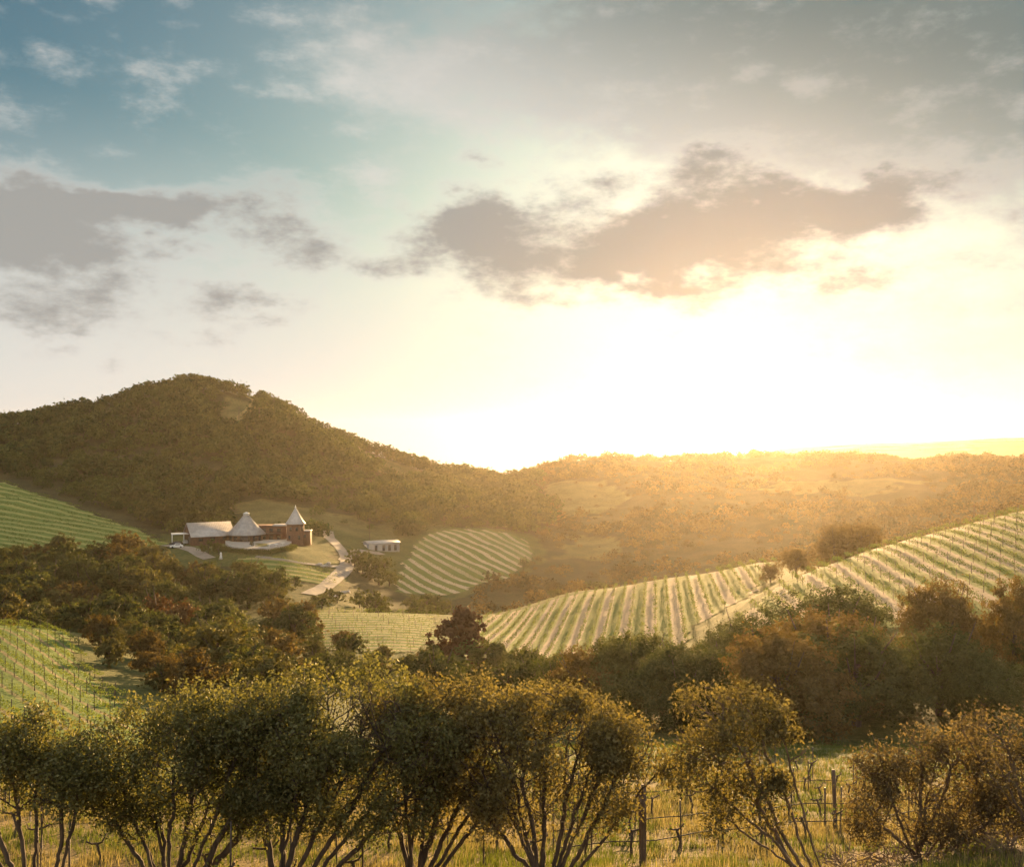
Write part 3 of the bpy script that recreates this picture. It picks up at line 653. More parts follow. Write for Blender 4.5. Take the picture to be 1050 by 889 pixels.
BARE = (.28, .22, .15); GREEN = (.10, .125, .035)
nr = {}
RH = (-.14, -1.0)
field_ground('right_vineyard_ground', FIELD['right_hill'], RH, 4.8, .46, BARE, GREEN, phase=.25)
nr['rh'] = vine_rows(FIELD['right_hill'], RH, 2.4, 'trellised vine row with dark posts running down the right hillside vineyard', 'vine rows on the right hillside', .17, 32, 1.3, 5.5, .42)
field_ground('valley_vineyard_ground', FIELD['valley'], RH, 4.8, .46, BARE, GREEN, phase=.25)
nr['va'] = vine_rows(FIELD['valley'], RH, 2.4, 'pale gold vine row in the valley vineyard left of the right hill', 'vine rows in the valley vineyard', .22, 18, 1.3, 7.0, .45)
LL = (.58, -.81)
field_ground('left_vineyard_ground', FIELD['lower_left'], LL, 2.4, .20, (.18, .15, .075), (.085, .125, .032), phase=.5)
nr['ll'] = vine_rows(FIELD['lower_left'], LL, 2.4, 'green vine row with thin posts in the lower left vineyard', 'vine rows in the lower left vineyard', .15, 40, 1.2, 5.0, .45)
CE = (1.0, -.12)
field_ground('centre_vineyard_ground', FIELD['centre'], CE, 3.6, .40, (.24, .21, .11), (.10, .13, .04), phase=.5)
nr['ce'] = vine_rows(FIELD['centre'], CE, 3.6, 'pale green vine row in the small flat vineyard at mid valley', 'vine rows in the flat mid valley vineyard', .25, 10, 1.3, 6.0, .5)
BR = (.5, -.87)
field_ground('striped_vineyard_ground', FIELD['bright'], BR, 5.6, .42, (.40, .33, .22), (.11, .13, .035), phase=.5)
nr['br'] = vine_rows(FIELD['bright'], BR, 5.6, 'green vine row between pale tracks on the striped hillside vineyard', 'vine rows on the striped hillside vineyard', .34, 13, 1.5, 0, 1.0)
TE = (.85, -.50)
field_ground('terrace_vineyard_ground', FIELD['terraces'], TE, 6.0, .35, (.26, .26, .09), (.12, .16, .042), phase=.5)
nr['te'] = vine_rows(FIELD['terraces'], TE, 6.0, 'green vine row on the terraced vineyard below the wooded left hill', 'vine rows on the left terraces', .38, 13, 1.6, 0, .9)
field_ground('winery_vineyard_ground', FIELD['winery'], (1, .0), 5.0, .4, (.24, .22, .09), (.09, .125, .03), phase=.5)
nr['wi'] = vine_rows(FIELD['winery'], (1, .0), 5.0, 'short green vine row on the slope just below the winery terrace', 'vine rows below the winery', .34, 12, 1.4, 0, .9)
FR = (1.0, .55)
field_ground('distant_vineyard_ground', FIELD['far_right'], FR, 60, .5, (.26, .21, .13), (.045, .055, .022), 8, .6)
nr['fr'] = vine_rows(FIELD['far_right'], FR, 60, 'faint vine row on the distant ridge under the sky at right', 'vine rows on the distant right ridge', 1.0, 2, 2.0, 0, 2.0, lm='leaf_scrub')
field_ground('edge_vineyard_ground', FIELD['far_edge'], FR, 60, .5, (.26, .21, .13), (.045, .055, .022), 8, .6)
nr['fe'] = vine_rows(FIELD['far_edge'], FR, 60, 'faint vine row on the farthest slope at the right edge', 'vine rows on the farthest right slope', 1.0, 2, 2.0, 0, 2.0, lm='leaf_scrub')
print('rows', nr, 'trees', k)

# ------------------------------------------------------------------ roads, winery, shed, poles
def ribbon(name, pts, width, m, lift=.16):
    pts = np.array([W(*p) for p in pts]); t = np.r_[0, np.cumsum(np.linalg.norm(np.diff(pts, axis=0), axis=1))]
    n = max(8, int(t[-1] / 1.5)); tt = np.linspace(0, t[-1], n); c = np.c_[pchip(t, pts[:, 0], tt), pchip(t, pts[:, 1], tt)]
    tg = unit(np.gradient(c, axis=0)); pv = np.c_[tg[:, 1], -tg[:, 0]]
    offs = np.linspace(-.5, .5, 5); w = width * (1 + .12 * (fbm(tt / 5, tt * 0, 2, 8) - .5))
    v = np.concatenate([np.c_[c + pv * (o * w)[:, None], np.zeros(n)] for o in offs]); v[:, 2] = zg(v[:, 0], v[:, 1]) + lift
    f = [[j * n + i, (j + 1) * n + i, (j + 1) * n + i + 1, j * n + i + 1] for j in range(4) for i in range(n - 1)]
    prop(link(name, new_mesh(name, v, np.array(f)[:, ::-1], m, None, True)), kind='structure')
ribbon('gravel_road', [(316, 294), (326, 303), (336, 314), (347, 333), (354, 350), (356, 363), (352, 377), (344, 391), (338, 404), (336, 420)], 4.6, M['road'])
ribbon('shed_track', [(353, 360), (360, 378), (370, 392), (392, 400)], 4.5, M['road'], .2)
ribbon('winery_path', [(352, 350), (338, 343), (318, 338), (290, 336), (262, 337)], 2.2, M['road'], .2)
ribbon('yard_drive', [(170, 366), (186, 360), (198, 352), (206, 343), (215, 337)], 4.5, M['road'], .2)
ribbon('hill_track', [(245, 600), (262, 640), (255, 655)], 5.0, M['grass_gold'], .2)

def thing(name, label, cat, px, d, rz=0, group=None, z=None, sc=1.0):
    x, y = W(px, d); o = link(name, None, loc=(x, y, float(zg(x, y)) if z is None else z), rz=rz, sc=sc)
    return prop(o, label, cat, group)
TZ = float(zg(*W(265, 372))) + .35                       # level of the winery yard
# barn with a steep metal roof
t = thing('barn', 'long dark barn with a big pale metal gable roof, left of the cone roofed hall', 'barn', 214, 373, R(30), z=TZ - .5)
L2, D2, EH, RH_ = 7.2, 6.0, 3.0, 6.9
w = MB(); w.poly([[-L2, -D2, -1.5], [L2, -D2, -1.5], [L2, D2, -1.5], [-L2, D2, -1.5], [-L2, -D2, EH], [L2, -D2, EH], [L2, D2, EH], [-L2, D2, EH]], [[0, 1, 5, 4], [1, 2, 6, 5], [2, 3, 7, 6], [3, 0, 4, 7]])
w.poly([[-L2, -D2, EH], [-L2, D2, EH], [-L2, 0, RH_ - .12]], [[1, 0, 2]]); w.poly([[L2, -D2, EH], [L2, D2, EH], [L2, 0, RH_ - .12]], [[0, 1, 2]])
w.obj('wall', M['redwood'], t)
r = MB(); sl = (RH_ - EH) / D2; e = D2 + .9; ez = RH_ - e * sl
for sg in (-1, 1):
    X = L2 + .7
    v = [[-X, 0, RH_], [X, 0, RH_], [X, sg * e, ez], [-X, sg * e, ez]]; v += [[a, b, c + .16] for a, b, c in v]
    r.poly(v, [[0, 1, 2, 3], [4, 5, 6, 7], [0, 1, 5, 4], [1, 2, 6, 5], [2, 3, 7, 6], [3, 0, 4, 7]])
    for i in range(25):
        xx = -X + (i + .5) * 2 * X / 25
        r.tube([[xx, sg * .05, RH_ + .19], [xx, sg * e, ez + .19]], .045, 4)
r.obj('roof', M['roof_metal'], t)
for xx in (-4.2, 0, 4.2): MB().box((xx, -D2 - .03, 1.4), (1.5, .08, 1.1)).obj('window', M['glass'], t)
MB().box((-L2 - .03, -1.5, .9), (.1, 2.6, 2.8)).obj('door', M['door_dark'], t)
# carport and its cars
t = thing('carport', 'white framed flat roofed carport at the left end of the barn', 'carport', 189, 371, R(20), z=TZ - .7)
MB().box((0, 0, 3.3), (9.0, 5.0, .22)).obj('roof', M['white'], t)
for sx in (-4.2, -.2, 4.2):
    for sy in (-2.2, 2.2): MB().box((sx, sy, 1.4), (.2, .2, 3.6)).obj('post', M['white'], t)
MB().box((2.6, 2.3, 1.5), (3.2, .1, 2.6)).obj('back_panel', M['white'], t)
def car(label, px, d, rz, paint):
    t = thing('parked_car', label, 'car', px, d, rz)
    prof = [(-2.2, .35), (-2.25, .8), (-2.1, 1.0), (-1.7, 1.05), (-1.25, 1.5), (.35, 1.52), (1.05, 1.03), (2.0, .9), (2.25, .65), (2.2, .35)]
    n = len(prof); b = MB()
    v = [[x, s * (.86 if z < 1.2 else .68), z] for s in (-1, 1) for x, z in prof]
    b.add(v, [[i, (i + 1) % n, n + (i + 1) % n, n + i] for i in range(n)])
    c = [[0, 0.86 * s, .7] for s in (-1, 1)]; b.add(v + c, [[k * n + i, k * n + (i + 1) % n, 2 * n + k] for k in (0, 1) for i in range(n)])
    b.obj('body', M[paint], t)
    for s in (-1, 1): MB().poly([[-1.5, s * .80, 1.08], [.8, s * .80, 1.08], [.3, s * .71, 1.46], [-1.15, s * .71, 1.46]], [[0, 1, 2, 3]]).obj('side_window', M['glass'], t)
    MB().poly([[1.0, -.7, 1.09], [1.0, .7, 1.09], [.42, .6, 1.5], [.42, -.6, 1.5]], [[0, 1, 2, 3]]).obj('windscreen', M['glass'], t)
    for sx in (-1.4, 1.4):
        for s in (-1, 1):
            k = MB(); k.tube([[sx, s * .72, .33], [sx, s * .92, .33]], .33, 14); k.obj('wheel', M['rubber'], t)
car('white parked car on the yard drive in front of the carport', 181, 359, R(200), 'white')
car('dark parked car between the carport and the white car', 180.5, 366, R(170), 'paint_dark')
car('silver car parked under the white framed carport', 190, 371, R(110), 'paint_silver')
# hall with the cone roof
t = thing('cone_roof_hall', 'round hall under a wide grey metal cone roof with a white cap', 'hall', 252.5, 372, 0, z=TZ)
w = MB(); w.lathe([(5.9, -1.5), (5.9, 2.7)], 40); w.obj('wall', M['redwood'], t, True)
r = MB(); pr = [(6.9, 2.25), (6.95, 2.45), (4.6, 4.75), (2.6, 7.0), (1.15, 8.9), (.8, 9.2)]; r.lathe([(5.7, 2.2)] + pr, 48)
for i in range(24):
    a = i / 24 * 2 * math.pi; r.tube([[math.cos(a) * q_, math.sin(a) * q_, z_ + .04] for q_, z_ in pr[1:]], .05, 4)
rf = r.obj('roof', M['roof_cone'], t)
MB().lathe([(.001, 8.9), (1.05, 8.95), (1.05, 9.7), (1.25, 9.75), (.5, 10.15), (.001, 10.3)], 20).obj('cap', M['white'], rf)
for i in range(7):
    a = R(-160 + i * 23); MB().box((6.0 * math.cos(a), 6.0 * math.sin(a), 1.1), (1.3, .16, 1.5), a + R(90)).obj('window', M['glass'], t)
MB().box((1.2, -6.0, .9), (1.8, .3, 2.1)).obj('door', M['door_dark'], t)
# link building
t = thing('brick_wing', 'dark red two storey wing with balcony between the cone roofed hall and the tower', 'building', 278, 378, R(4), z=TZ)
MB().box((0, 0, 1.6), (11.5, 7, 6.2)).obj('wall', M['brick'], t)
MB().box((-2.5, 0, 4.85), (6.8, 7.6, .3)).obj('roof', M['brick'], t)
MB().box((3.6, -.3, 5.1), (5.2, 7.4, .34)).obj('terrace_roof', M['roof_metal'], t)
for x_ in (-4.4, -2.0, .6, 3.4):
    f = MB(); f.box((x_, -3.54, 3.4), (1.3, .12, 1.3)); f.obj('window', M['glass'], t)
    MB().box((x_, -3.54, .7), (1.4, .12, 1.9)).obj('window', M['glass'], t)
b = MB(); b.box((-.5, -4.3, 2.3), (9.5, 1.4, .18)); [b.box((x_, -4.95, 2.85), (.07, .07, 1.0)) for x_ in np.arange(-5.1, 4.3, .6)]; b.box((-.5, -4.95, 3.36), (9.5, .1, .1))
b.obj('balcony', M['door_dark'], t)
# tower
t = thing('brick_tower', 'round red brick tower with a pale pointed metal roof', 'tower', 303, 371, 0, z=TZ)
MB().lathe([(3.15, -2.5), (3.1, 6.3)], 32).obj('wall', M['brick'], t, True)
r = MB(); pr = [(3.6, 6.1), (3.62, 6.25), (2.5, 7.8), (1.45, 9.6), (.55, 11.2), (.1, 11.9)]; r.lathe([(3.0, 6.05)] + pr, 32)
for i in range(16):
    a = i / 16 * 2 * math.pi; r.tube([[math.cos(a) * q_, math.sin(a) * q_, z_ + .03] for q_, z_ in pr[1:]], .04, 4)
rf = r.obj('roof', M['roof_metal'], t)
MB().lathe([(.001, 11.7), (.22, 11.8), (.28, 12.1), (.12, 12.4), (.03, 13.0), (.001, 13.05)], 12).obj('finial', M['white'], rf)
for a_, z_ in ((-110, 4.4), (-70, 4.4), (-30, 4.4), (-120, 1.4), (-55, 1.4)):
    a = R(a_); MB().box((3.1 * math.cos(a), 3.1 * math.sin(a), z_), (.8, .25, 1.3), a + R(90)).obj('window', M['glass'], t)
t = thing('brick_annex', 'low brick annex against the right side of the pointed tower', 'building', 313.5, 373, R(-5), z=TZ)
MB().box((0, 0, .8), (3.4, 4, 5.2)).obj('wall', M['brick'], t); MB().box((0, 0, 3.5), (3.8, 4.4, .22)).obj('roof', M['roof_metal'], t)
MB().box((.2, -2.04, 1.6), (.9, .12, 1.2)).obj('window', M['glass'], t)
# terrace
po = np.array(wpoly([(231, 362), (236, 350), (252, 345), (275, 344), (292, 352), (299, 364), (299, 380), (231, 380)]))
mb = MB(); n_ = len(po)
v = np.concatenate([np.c_[po, np.full(n_, TZ - 1.4)], np.c_[po, np.full(n_, TZ + .12)], [[*po.mean(0), TZ + .12]]])
mb.add(v, [[i, (i + 1) % n_, n_ + (i + 1) % n_, n_ + i] for i in range(n_)]); mb.add(v, [[n_ + i, n_ + (i + 1) % n_, 2 * n_] for i in range(n_)])
prop(mb.obj('terrace', M['paving']), kind='structure')
g2 = np.random.default_rng(8)
hp = np.array(wpoly([(226, 349), (237, 344), (252, 340.5), (276, 340), (294, 347), (303, 358)])); ht = np.r_[0, np.cumsum(np.linalg.norm(np.diff(hp, axis=0), axis=1))]
tt = g2.uniform(0, ht[-1], 5200); hx = np.interp(tt, ht, hp[:, 0]) + g2.normal(0, .55, 5200); hy = np.interp(tt, ht, hp[:, 1]) + g2.normal(0, .55, 5200)
hz = zg(hx, hy) + g2.uniform(0, 1, 5200) ** .7 * (1.0 + .8 * fbm(tt / 3, tt * 0, 3, 2))
v, f = rand_quads(np.c_[hx, hy, hz], unit(g2.normal(size=(5200, 3))), .3, .8, g2)
prop(link('hedge', new_mesh('hedge', v, f, M['leaf_oak'])), 'dark unclipped hedge curving along the front edge of the pale terrace', 'hedge')
def table(px, d, label):
    t = thing('patio_table', label, 'table', px, d, z=TZ + .12)
    MB().lathe([(.001, .72), (.75, .72), (.75, .78), (.001, .78)], 20).obj('table_top', M['white'], t); MB().lathe([(.3, 0), (.05, .06), (.05, .72)], 10).obj('leg', M['white'], t)
table(276, 350, 'left white patio table on the pale winery terrace'); table(283, 352, 'middle white patio table on the pale winery terrace'); table(290, 356, 'right white patio table on the terrace, nearest the tower')
t = thing('garden_sculpture', 'slim white upright sculpture on the lawn left below the terrace', 'sculpture', 226.5, 336)
MB().box((0, 0, .15), (1.0, 1.0, .5)).obj('base', M['concrete'], t); MB().lathe([(.36, .38), (.42, .8), (.3, 1.4), (.36, 1.8), (.22, 2.2), (.001, 2.35)], 14).obj('figure', M['white'], t, True)
# shed beside the road
x, y = W(391, 408)
t = thing('metal_shed', 'long grey metal shed with a pale roof and bluish end wall above the road', 'shed', 391, 408, R(26), z=float(zg(x, y)) - .2)
SL, SD, SH, SR = 6.4, 3.6, 3.0, 3.7
w = MB(); w.poly([[-SL, -SD, -1.5], [SL, -SD, -1.5], [SL, SD, -1.5], [-SL, SD, -1.5], [-SL, -SD, SH], [SL, -SD, SH], [SL, SD, SH], [-SL, SD, SH]], [[0, 1, 5, 4], [1, 2, 6, 5], [2, 3, 7, 6]]); w.poly([[SL, -SD, SH], [SL, SD, SH], [SL, 0, SR]], [[0, 1, 2]])
w.obj('wall', M['shed_wall'], t)
MB().poly([[-SL, -SD, -1.5], [-SL, SD, -1.5], [-SL, SD, SH], [-SL, 0, SR], [-SL, -SD, SH]], np.array([[0, 4, 3], [0, 3, 1], [1, 3, 2]])).obj('end_wall', M['shed_blue'], t)
r = MB()
for sg in (-1, 1):
    v = [[-SL - .4, 0, SR + .02], [SL + .4, 0, SR + .02], [SL + .4, sg * (SD + .4), SH - .06], [-SL - .4, sg * (SD + .4), SH - .06]]; v += [[a, b, c + .14] for a, b, c in v]
    r.poly(v, [[0, 1, 2, 3], [4, 5, 6, 7], [0, 1, 5, 4], [1, 2, 6, 5], [2, 3, 7, 6], [3, 0, 4, 7]])
r.obj('roof', M['roof_metal'], t)
for x_ in (-3.4, -.2, 2.2, 4.6): MB().box((x_, -SD - .03, 1.1), (1.1, .08, 2.3)).obj('door', M['door_dark'], t)
MB().box((-SL - .03, .2, 1.0), (.08, 2.8, 2.5)).obj('roller_door', M['white'], t)
def pole(name, label, px, d, h, arms=1, r0=.14, cat='utility pole', group=None):
    t = thing(name, label, cat, px, d, 0, group)
    MB().tube([[0, 0, -.5], [0, 0, h * .5], [0, 0, h]], [r0, r0 * .85, r0 * .65], 8).obj('mast', M['post_wood'], t)
    for i in range(arms): MB().box((0, -.12, h - .4 - i * .9), (2.0, .12, .14)).obj('cross_arm', M['post_wood'], t)
pole('light_mast', 'pale slim light mast standing behind the grey metal shed', 379, 418, 9.5, 1, .13, 'mast')
pole('utility_pole', 'leftmost tall utility pole among the trees high on the left hill', 245, 590, 13, 1, .2)
pole('utility_pole', 'second utility pole on the upper slope of the left hill, right of the tallest', 266, 600, 11, 1, .18)
pole('utility_pole', 'utility pole on the skyline right of the left hilltop', 281, 640, 9, 1, .18)
pole('utility_pole', 'lone pole on the crest of the right hillside vineyard', 999, 187, 3.6, 0, .07, 'pole')
pole('utility_pole', 'pale short pole on the skyline at the top of the left hill', 212, 648, 7, 1, .16)
for i, (px, d) in enumerate([(331, 339), (334, 341), (328, 341), (337, 346), (349, 305), (353, 309), (346, 300), (357, 312), (343, 297)]):
    g2 = np.random.default_rng(40 + i); u = unit(g2.normal(size=(26, 3))); import bmesh
    bm = bmesh.new(); [bm.verts.new(p * (g2.uniform(.8, 1.1) * np.array([.9, .8, .55]))) for p in u]; bmesh.ops.convex_hull(bm, input=bm.verts)
    me = bpy.data.meshes.new('pale_boulder'); bm.to_mesh(me); bm.free(); me.materials.append(M['concrete']); x, y = W(px, d)
    prop(link('pale_boulder', me, loc=(x, y, float(zg(x, y)) + .2), sc=1.1), 'pale boulder in the grass beside the gravel road', 'boulder', 'boulders beside the gravel road')

# ------------------------------------------------------------------ the near vineyard below the camera: posts, stakes, bare vines, hoses
VD = unit(np.array([[.86, .51]]))[0]; VP = np.array([-VD[1], VD[0]])
def near_pt(px, d): return np.array(W(px, d))
def stake(x, y, h, m, name, label, group, lean=0.0, r=.028, n=6):
    o = MB().tube([[0, 0, -.3], [lean * h * .5, 0, h * .5], [lean * h, 0, h]], r, n).obj(name, M[m], loc=(x, y, float(zg(x, y))), rz=random.uniform(0, 6.28)); return prop(o, label, 'vineyard post' if m == 'post_wood' else 'stake', group)
x, y = W(660, 25.2); stake(x, y, 2.0, 'post_wood', 'end_post', 'thick dark wooden end post between the big foreground trees and the leaning shrub', None, .02, .065, 8)
x, y = W(657.5, 25.4); stake(x, y, 1.75, 'post_wood', 'end_post', 'slimmer wooden post leaning against the thick end post at its left', None, .05, .045, 8)
x, y = W(857, 31.5); stake(x, y, 1.85, 'post_wood', 'end_post', 'dark wooden end post standing alone beside the two stakes, right of the leaning shrub', None, .05, .06, 8)
x, y = W(846, 31.8); stake(x, y, 1.25, 'post_steel', 'steel_stake', 'short steel stake just left of the lone wooden end post', None)
x, y = W(1001, 33); stake(x, y, 1.9, 'post_wood', 'end_post', 'dark post showing through the right foreground shrub', None, .03, .05, 8)
def vine_mesh(seed):
    g = np.random.default_rng(seed); b = MB(); h = g.uniform(.62, .8)
    p = [[0, 0, -.15], [g.normal(0, .04), g.normal(0, .03), h * .45], [g.normal(0, .05), g.normal(0, .03), h]]
    b.tube(p, [.05, .038, .045], 6); top = np.array(p[-1])
    for s in (-1, 1):
        L = g.uniform(.22, .42); e = top + [s * L, g.normal(0, .04), g.uniform(.06, .22)]
        b.tube([top, top + [s * L * .5, 0, .02], e], [.04, .03, .024], 5)
        for _ in range(int(g.integers(2, 4))):
            t = g.uniform(.4, 1); q0 = top + (e - top) * t; b.tube([q0, q0 + [g.normal(0, .05), g.normal(0, .05), g.uniform(.08, .2)]], [.014, .006], 4)
    n = 26; c = top + np.c_[g.uniform(-.4, .4, n), g.normal(0, .06, n), g.uniform(.05, .3, n)]
    return b.data('trunk', M['bark'], True), new_mesh('young_leaves', *rand_quads(c, unit(g.normal(size=(n, 3))), .075, .9, g), M['leaf_vine'])
VM = [vine_mesh(i) for i in range(7)]
o0 = near_pt(600, 26.2)
nv = ns_ = 0
for row in range(0, 9):
    for i in range(-26, 14):
        p = o0 + VD * (i * 1.55 + (row % 2) * .4) + VP * row * 2.5
        x, y = p + np.random.default_rng(row * 99 + i + 50).normal(0, .06, 2); px = CX + F * x / y
        if not (-40 < px < 1075) or y < 19 or y > 50 or (px > 860 and y < 30): continue
        side = 'left' if px < 420 else 'right'
        a = random.uniform(-.2, .2) + math.atan2(VD[1], VD[0])
        if random.random() < (.8 if px > 540 else .35):
            t = prop(link('grapevine', None, loc=(x, y, float(zg(x, y))), rz=a, sc=random.uniform(.75, 1.0)), 'bare young grapevine with two stubby arms in the gold grass at ' + ('lower left' if side == 'left' else 'lower right'),
                     'grapevine', 'bare grapevines in the near vineyard, ' + side)
            tm, lm = VM[nv % 7]; link('trunk', tm, t); link('young_leaves', lm, t); nv += 1
        if i % 2 == 0 and random.random() < .9:
            stake(x + .12, y + .05, random.uniform(1.2, 1.75), 'post_steel', 'steel_stake', 'thin dark steel stake among the bare vines at ' + ('lower left' if side == 'left' else 'lower right'), 'steel stakes in the near vineyard, ' + side, random.uniform(-.04, .04), .022, 5); ns_ += 1
for row in (0, 1, 3):
    pts = []
    for i in np.arange(-30, 22, .75):
        x, y = o0 + VD * i + VP * row * 2.5
        if y > 18.5 and x / y > .03: pts.append([x, y, float(zg(x, y)) + .42 + .04 * math.sin(i * 2.0)])
    o = MB().tube(pts, .016, 5).obj('irrigation_hose', M['hose']); prop(o, {0: 'nearest', 1: 'middle', 3: 'farthest'}[row] + ' dark drip hose strung low along the bare vines', 'hose', 'drip hoses of the near vineyard')

# grass
def grass(name, cnt, y0, y1, hlo, hhi, m, seed, dens=None):
    g = np.random.default_rng(seed); y = y0 * (y1 / y0) ** g.random(cnt); x = g.uniform(-.57, .57, cnt) * y
    keep = fbm(x * .9, y * .9, 3, seed) + g.normal(0, .06, cnt) > .40
    if dens is not None: keep &= dens(x, y, g)
    x = x[keep]; y = y[keep]; n = len(x); z = zg(x, y)
    V = []; Fc = []; o = 0
    for b in range(4):
        a = g.uniform(0, 6.28, n); h = g.uniform(hlo, hhi, n) * (.6 + .8 * fbm(x / 2, y / 2, 2, 5)); w = g.uniform(.008, .02, n) * (y / 30) ** .7; bx = x + g.normal(0, .07, n); by = y + g.normal(0, .07, n)
        lx = np.cos(a) * h * g.uniform(.1, .6, n); ly = np.sin(a) * h * g.uniform(.1, .6, n)
        c, s = np.cos(a + 1.57) * w, np.sin(a + 1.57) * w
        V.append(np.stack([np.c_[bx - c, by - s, z - .05], np.c_[bx + c, by + s, z - .05], np.c_[bx + lx, by + ly, z + h]], 1).reshape(-1, 3)); Fc.append(np.arange(n * 3).reshape(n, 3) + o); o += n * 3
    prop(link(name, new_mesh(name, np.concatenate(V), np.concatenate(Fc), M[m])), kind='stuff')
grass('dry_grass', 70000, 17, 52, .08, .34, 'grass_gold', 5, lambda x, y, g: (fbm(x / 2.6, y / 2.6, 3, 88) + g.normal(0, .05, len(x)) < .56) & (g.random(len(x)) < np.clip((54 - y) / 12, 0, 1)) & ~((x / y > .31) & (y < 28) & (g.random(len(x)) < .8)))
grass('green_grass', 75000, 18, 74, .07, .28, 'grass_green', 6, lambda x, y, g: g.random(len(x)) < np.maximum(np.clip((y - 30) / 18, .06, 1), (fbm(x / 2.6, y / 2.6, 3, 88) > .52) * .8))

# ------------------------------------------------------------------ the big trees and shrubs in front
def grow(start, dirn, att, step, kill, g, wob=.13, maxn=2400):
    """space colonisation: one stem grows towards its cloud of points"""
    P = [np.array(start, float)]; par = [-1]; D0 = [unit(np.array(dirn, float))]
    att = att.copy(); near = np.zeros(len(att), int); nd = np.linalg.norm(att - P[0], axis=1)
    for _ in range(260):
        if len(att) == 0 or len(P) > maxn: break
        sel, inv = np.unique(near, return_inverse=True); new = []
        for s_i, node in enumerate(sel):
            v = unit((att[inv == s_i] - P[node]))
            dd = unit(v.mean(0) + D0[node] * .8 + g.normal(0, wob, 3)); new.append((P[node] + dd * step, node, dd))
        b = len(P)
        for p, pr_, dd in new: P.append(p); par.append(pr_); D0.append(dd)
        for q_ in range(b, len(P)):
            dq = np.linalg.norm(att - P[q_], axis=1); c = dq < nd; nd[c] = dq[c]; near[c] = q_
        k_ = nd > kill; att = att[k_]; near = near[k_]; nd = nd[k_]
    return np.array(P), np.array(par), np.array(D0)
def skeleton_mesh(P, par, rad):
    """tapered five sided tubes along the branches"""
    i = np.arange(1, len(P)); a = P[par[i]]; b = P[i]; t = unit(b - a); ref = np.where(np.abs(t[:, 2:3]) > .9, [[1., 0, 0]], [[0, 0, 1.]])
    u = unit(np.cross(t, ref)); w_ = np.cross(t, u); th = np.arange(5) / 5 * 2 * np.pi
    ring = lambda c, r_: c[:, None] + r_[:, None, None] * (u[:, None] * np.cos(th)[None, :, None] + w_[:, None] * np.sin(th)[None, :, None])
    v = np.concatenate([ring(a - t * .01, np.minimum(rad[par[i]], rad[i] * 1.25)), ring(b + t * .01, rad[i])], 1)
    n = len(i); base = np.arange(n)[:, None, None] * 10; k_ = np.arange(5); f = np.stack([k_, (k_ + 1) % 5, (k_ + 1) % 5 + 5, k_ + 5], -1)[None] + base
    return v.reshape(-1, 3), f.reshape(-1, 4)
def big_tree(name, label, cat, px, d, lobes, leaf_m, seed, stems=5, leaf=.085, per=13, bark='bark', r_tip=.0056, att_n=330, spread=.32, tipdepth=9, cluster=.13, twig=.0):
    """lobes: (column, row, radius m, depth offset m) of the leaf masses; stems fan out from the base"""
    g = np.random.default_rng(seed); bx, by = W(px, d); bz = float(zg(bx, by)); t = prop(link(name, None, loc=(bx, by, bz)), label, cat)
    C = []; extra = []
    for (lx, ly, lr, dy) in lobes:                                 # loose shoots that stick out of the leaf masses
        if lr > .5: extra += [(lx + g.uniform(-.8, .8) * lr * F / d, ly - lr * F / d * g.uniform(.8, 1.05), .18, dy) for _ in range(1)]
    for (lx, ly, lr, dy) in list(lobes) + extra:
        dd = d + dy; C.append((np.array([(lx - CX) / F * dd - bx, dy, -(ly - CY) / F * dd - bz]), lr))
    order = sorted(range(len(C)), key=lambda i: math.atan2(C[i][0][2], C[i][0][0])); grp = [order[i::1] for i in [0]][0]
    parts = np.array_split(np.array(grp), min(stems, len(C)))
    SV = []; SF = []; o = 0; LP = []; LD = []
    for si, ids in enumerate(parts):
        pts = []
        for ci in ids:
            c, lr = C[ci]; na = att_n if lr > .25 else 26; u = unit(g.normal(size=(na, 3))) * (g.random((na, 1)) ** .4) * lr * 1.12 * np.array([1, 1, .9]); pts.append(c + u)
        att = np.concatenate(pts); att = att[att[:, 2] > .5]
        a = si / len(parts) * 6.28 + g.normal(0, .3); st = [.16 * math.cos(a), .16 * math.sin(a), -.25]
        cm = att.mean(0); P, par, D0 = grow(st, np.array([cm[0] * .6, cm[1] * .6, cm[2]]), att, .13, .17, g)
        n = len(P); tips = np.zeros(n); child = np.zeros(n, int); dep = np.zeros(n, int)
        for i in range(1, n): child[par[i]] += 1
        tips[child == 0] = 1
        for i in range(n - 1, 0, -1): tips[par[i]] += tips[i]; dep[par[i]] = max(dep[par[i]], dep[i] + 1)
        rad = r_tip * tips ** .46
        P2 = P + g.normal(0, .010, P.shape) * (np.arange(n) > 0)[:, None]
        v, f = skeleton_mesh(P2, par, rad); SV.append(v); SF.append(f + o); o += len(v)
        lf = dep <= tipdepth; LP.append(P2[lf]); LD.append(D0[lf])
    link('trunk', new_mesh('trunk', np.concatenate(SV), np.concatenate(SF), M[bark], None, True), t)
    LP = np.concatenate(LP); LD = np.concatenate(LD)
    dens = np.clip((fbm(LP[:, 0] * 1.9 + 20, LP[:, 2] * 1.9 + LP[:, 1], 3, seed) - .36) * 6, .04, 1.6)
    dens *= np.clip(.45 + (LP[:, 2] - 1.3) / 1.5, .45, 1) if cat == 'tree' else 1            # few leaves on the low twigs
    rp = g.poisson(per * 1.25 * dens); c = np.repeat(LP, rp, 0) + g.normal(0, cluster, (rp.sum(), 3)) + np.repeat(LD, rp, 0) * .05
    nrm = unit(g.normal(size=c.shape) + [0, 0, .35])
    v, f = rand_quads(c, nrm, leaf * g.uniform(.6, 1.25, len(c)), .62, g, True)
    # each leaf folds a little along its midrib: split the kite in two triangles
    f3 = np.concatenate([f[:, [0, 1, 2]], f[:, [0, 2, 3]]])
    link('crown', new_mesh('crown', v, f3, M[leaf_m]), t)
    return t
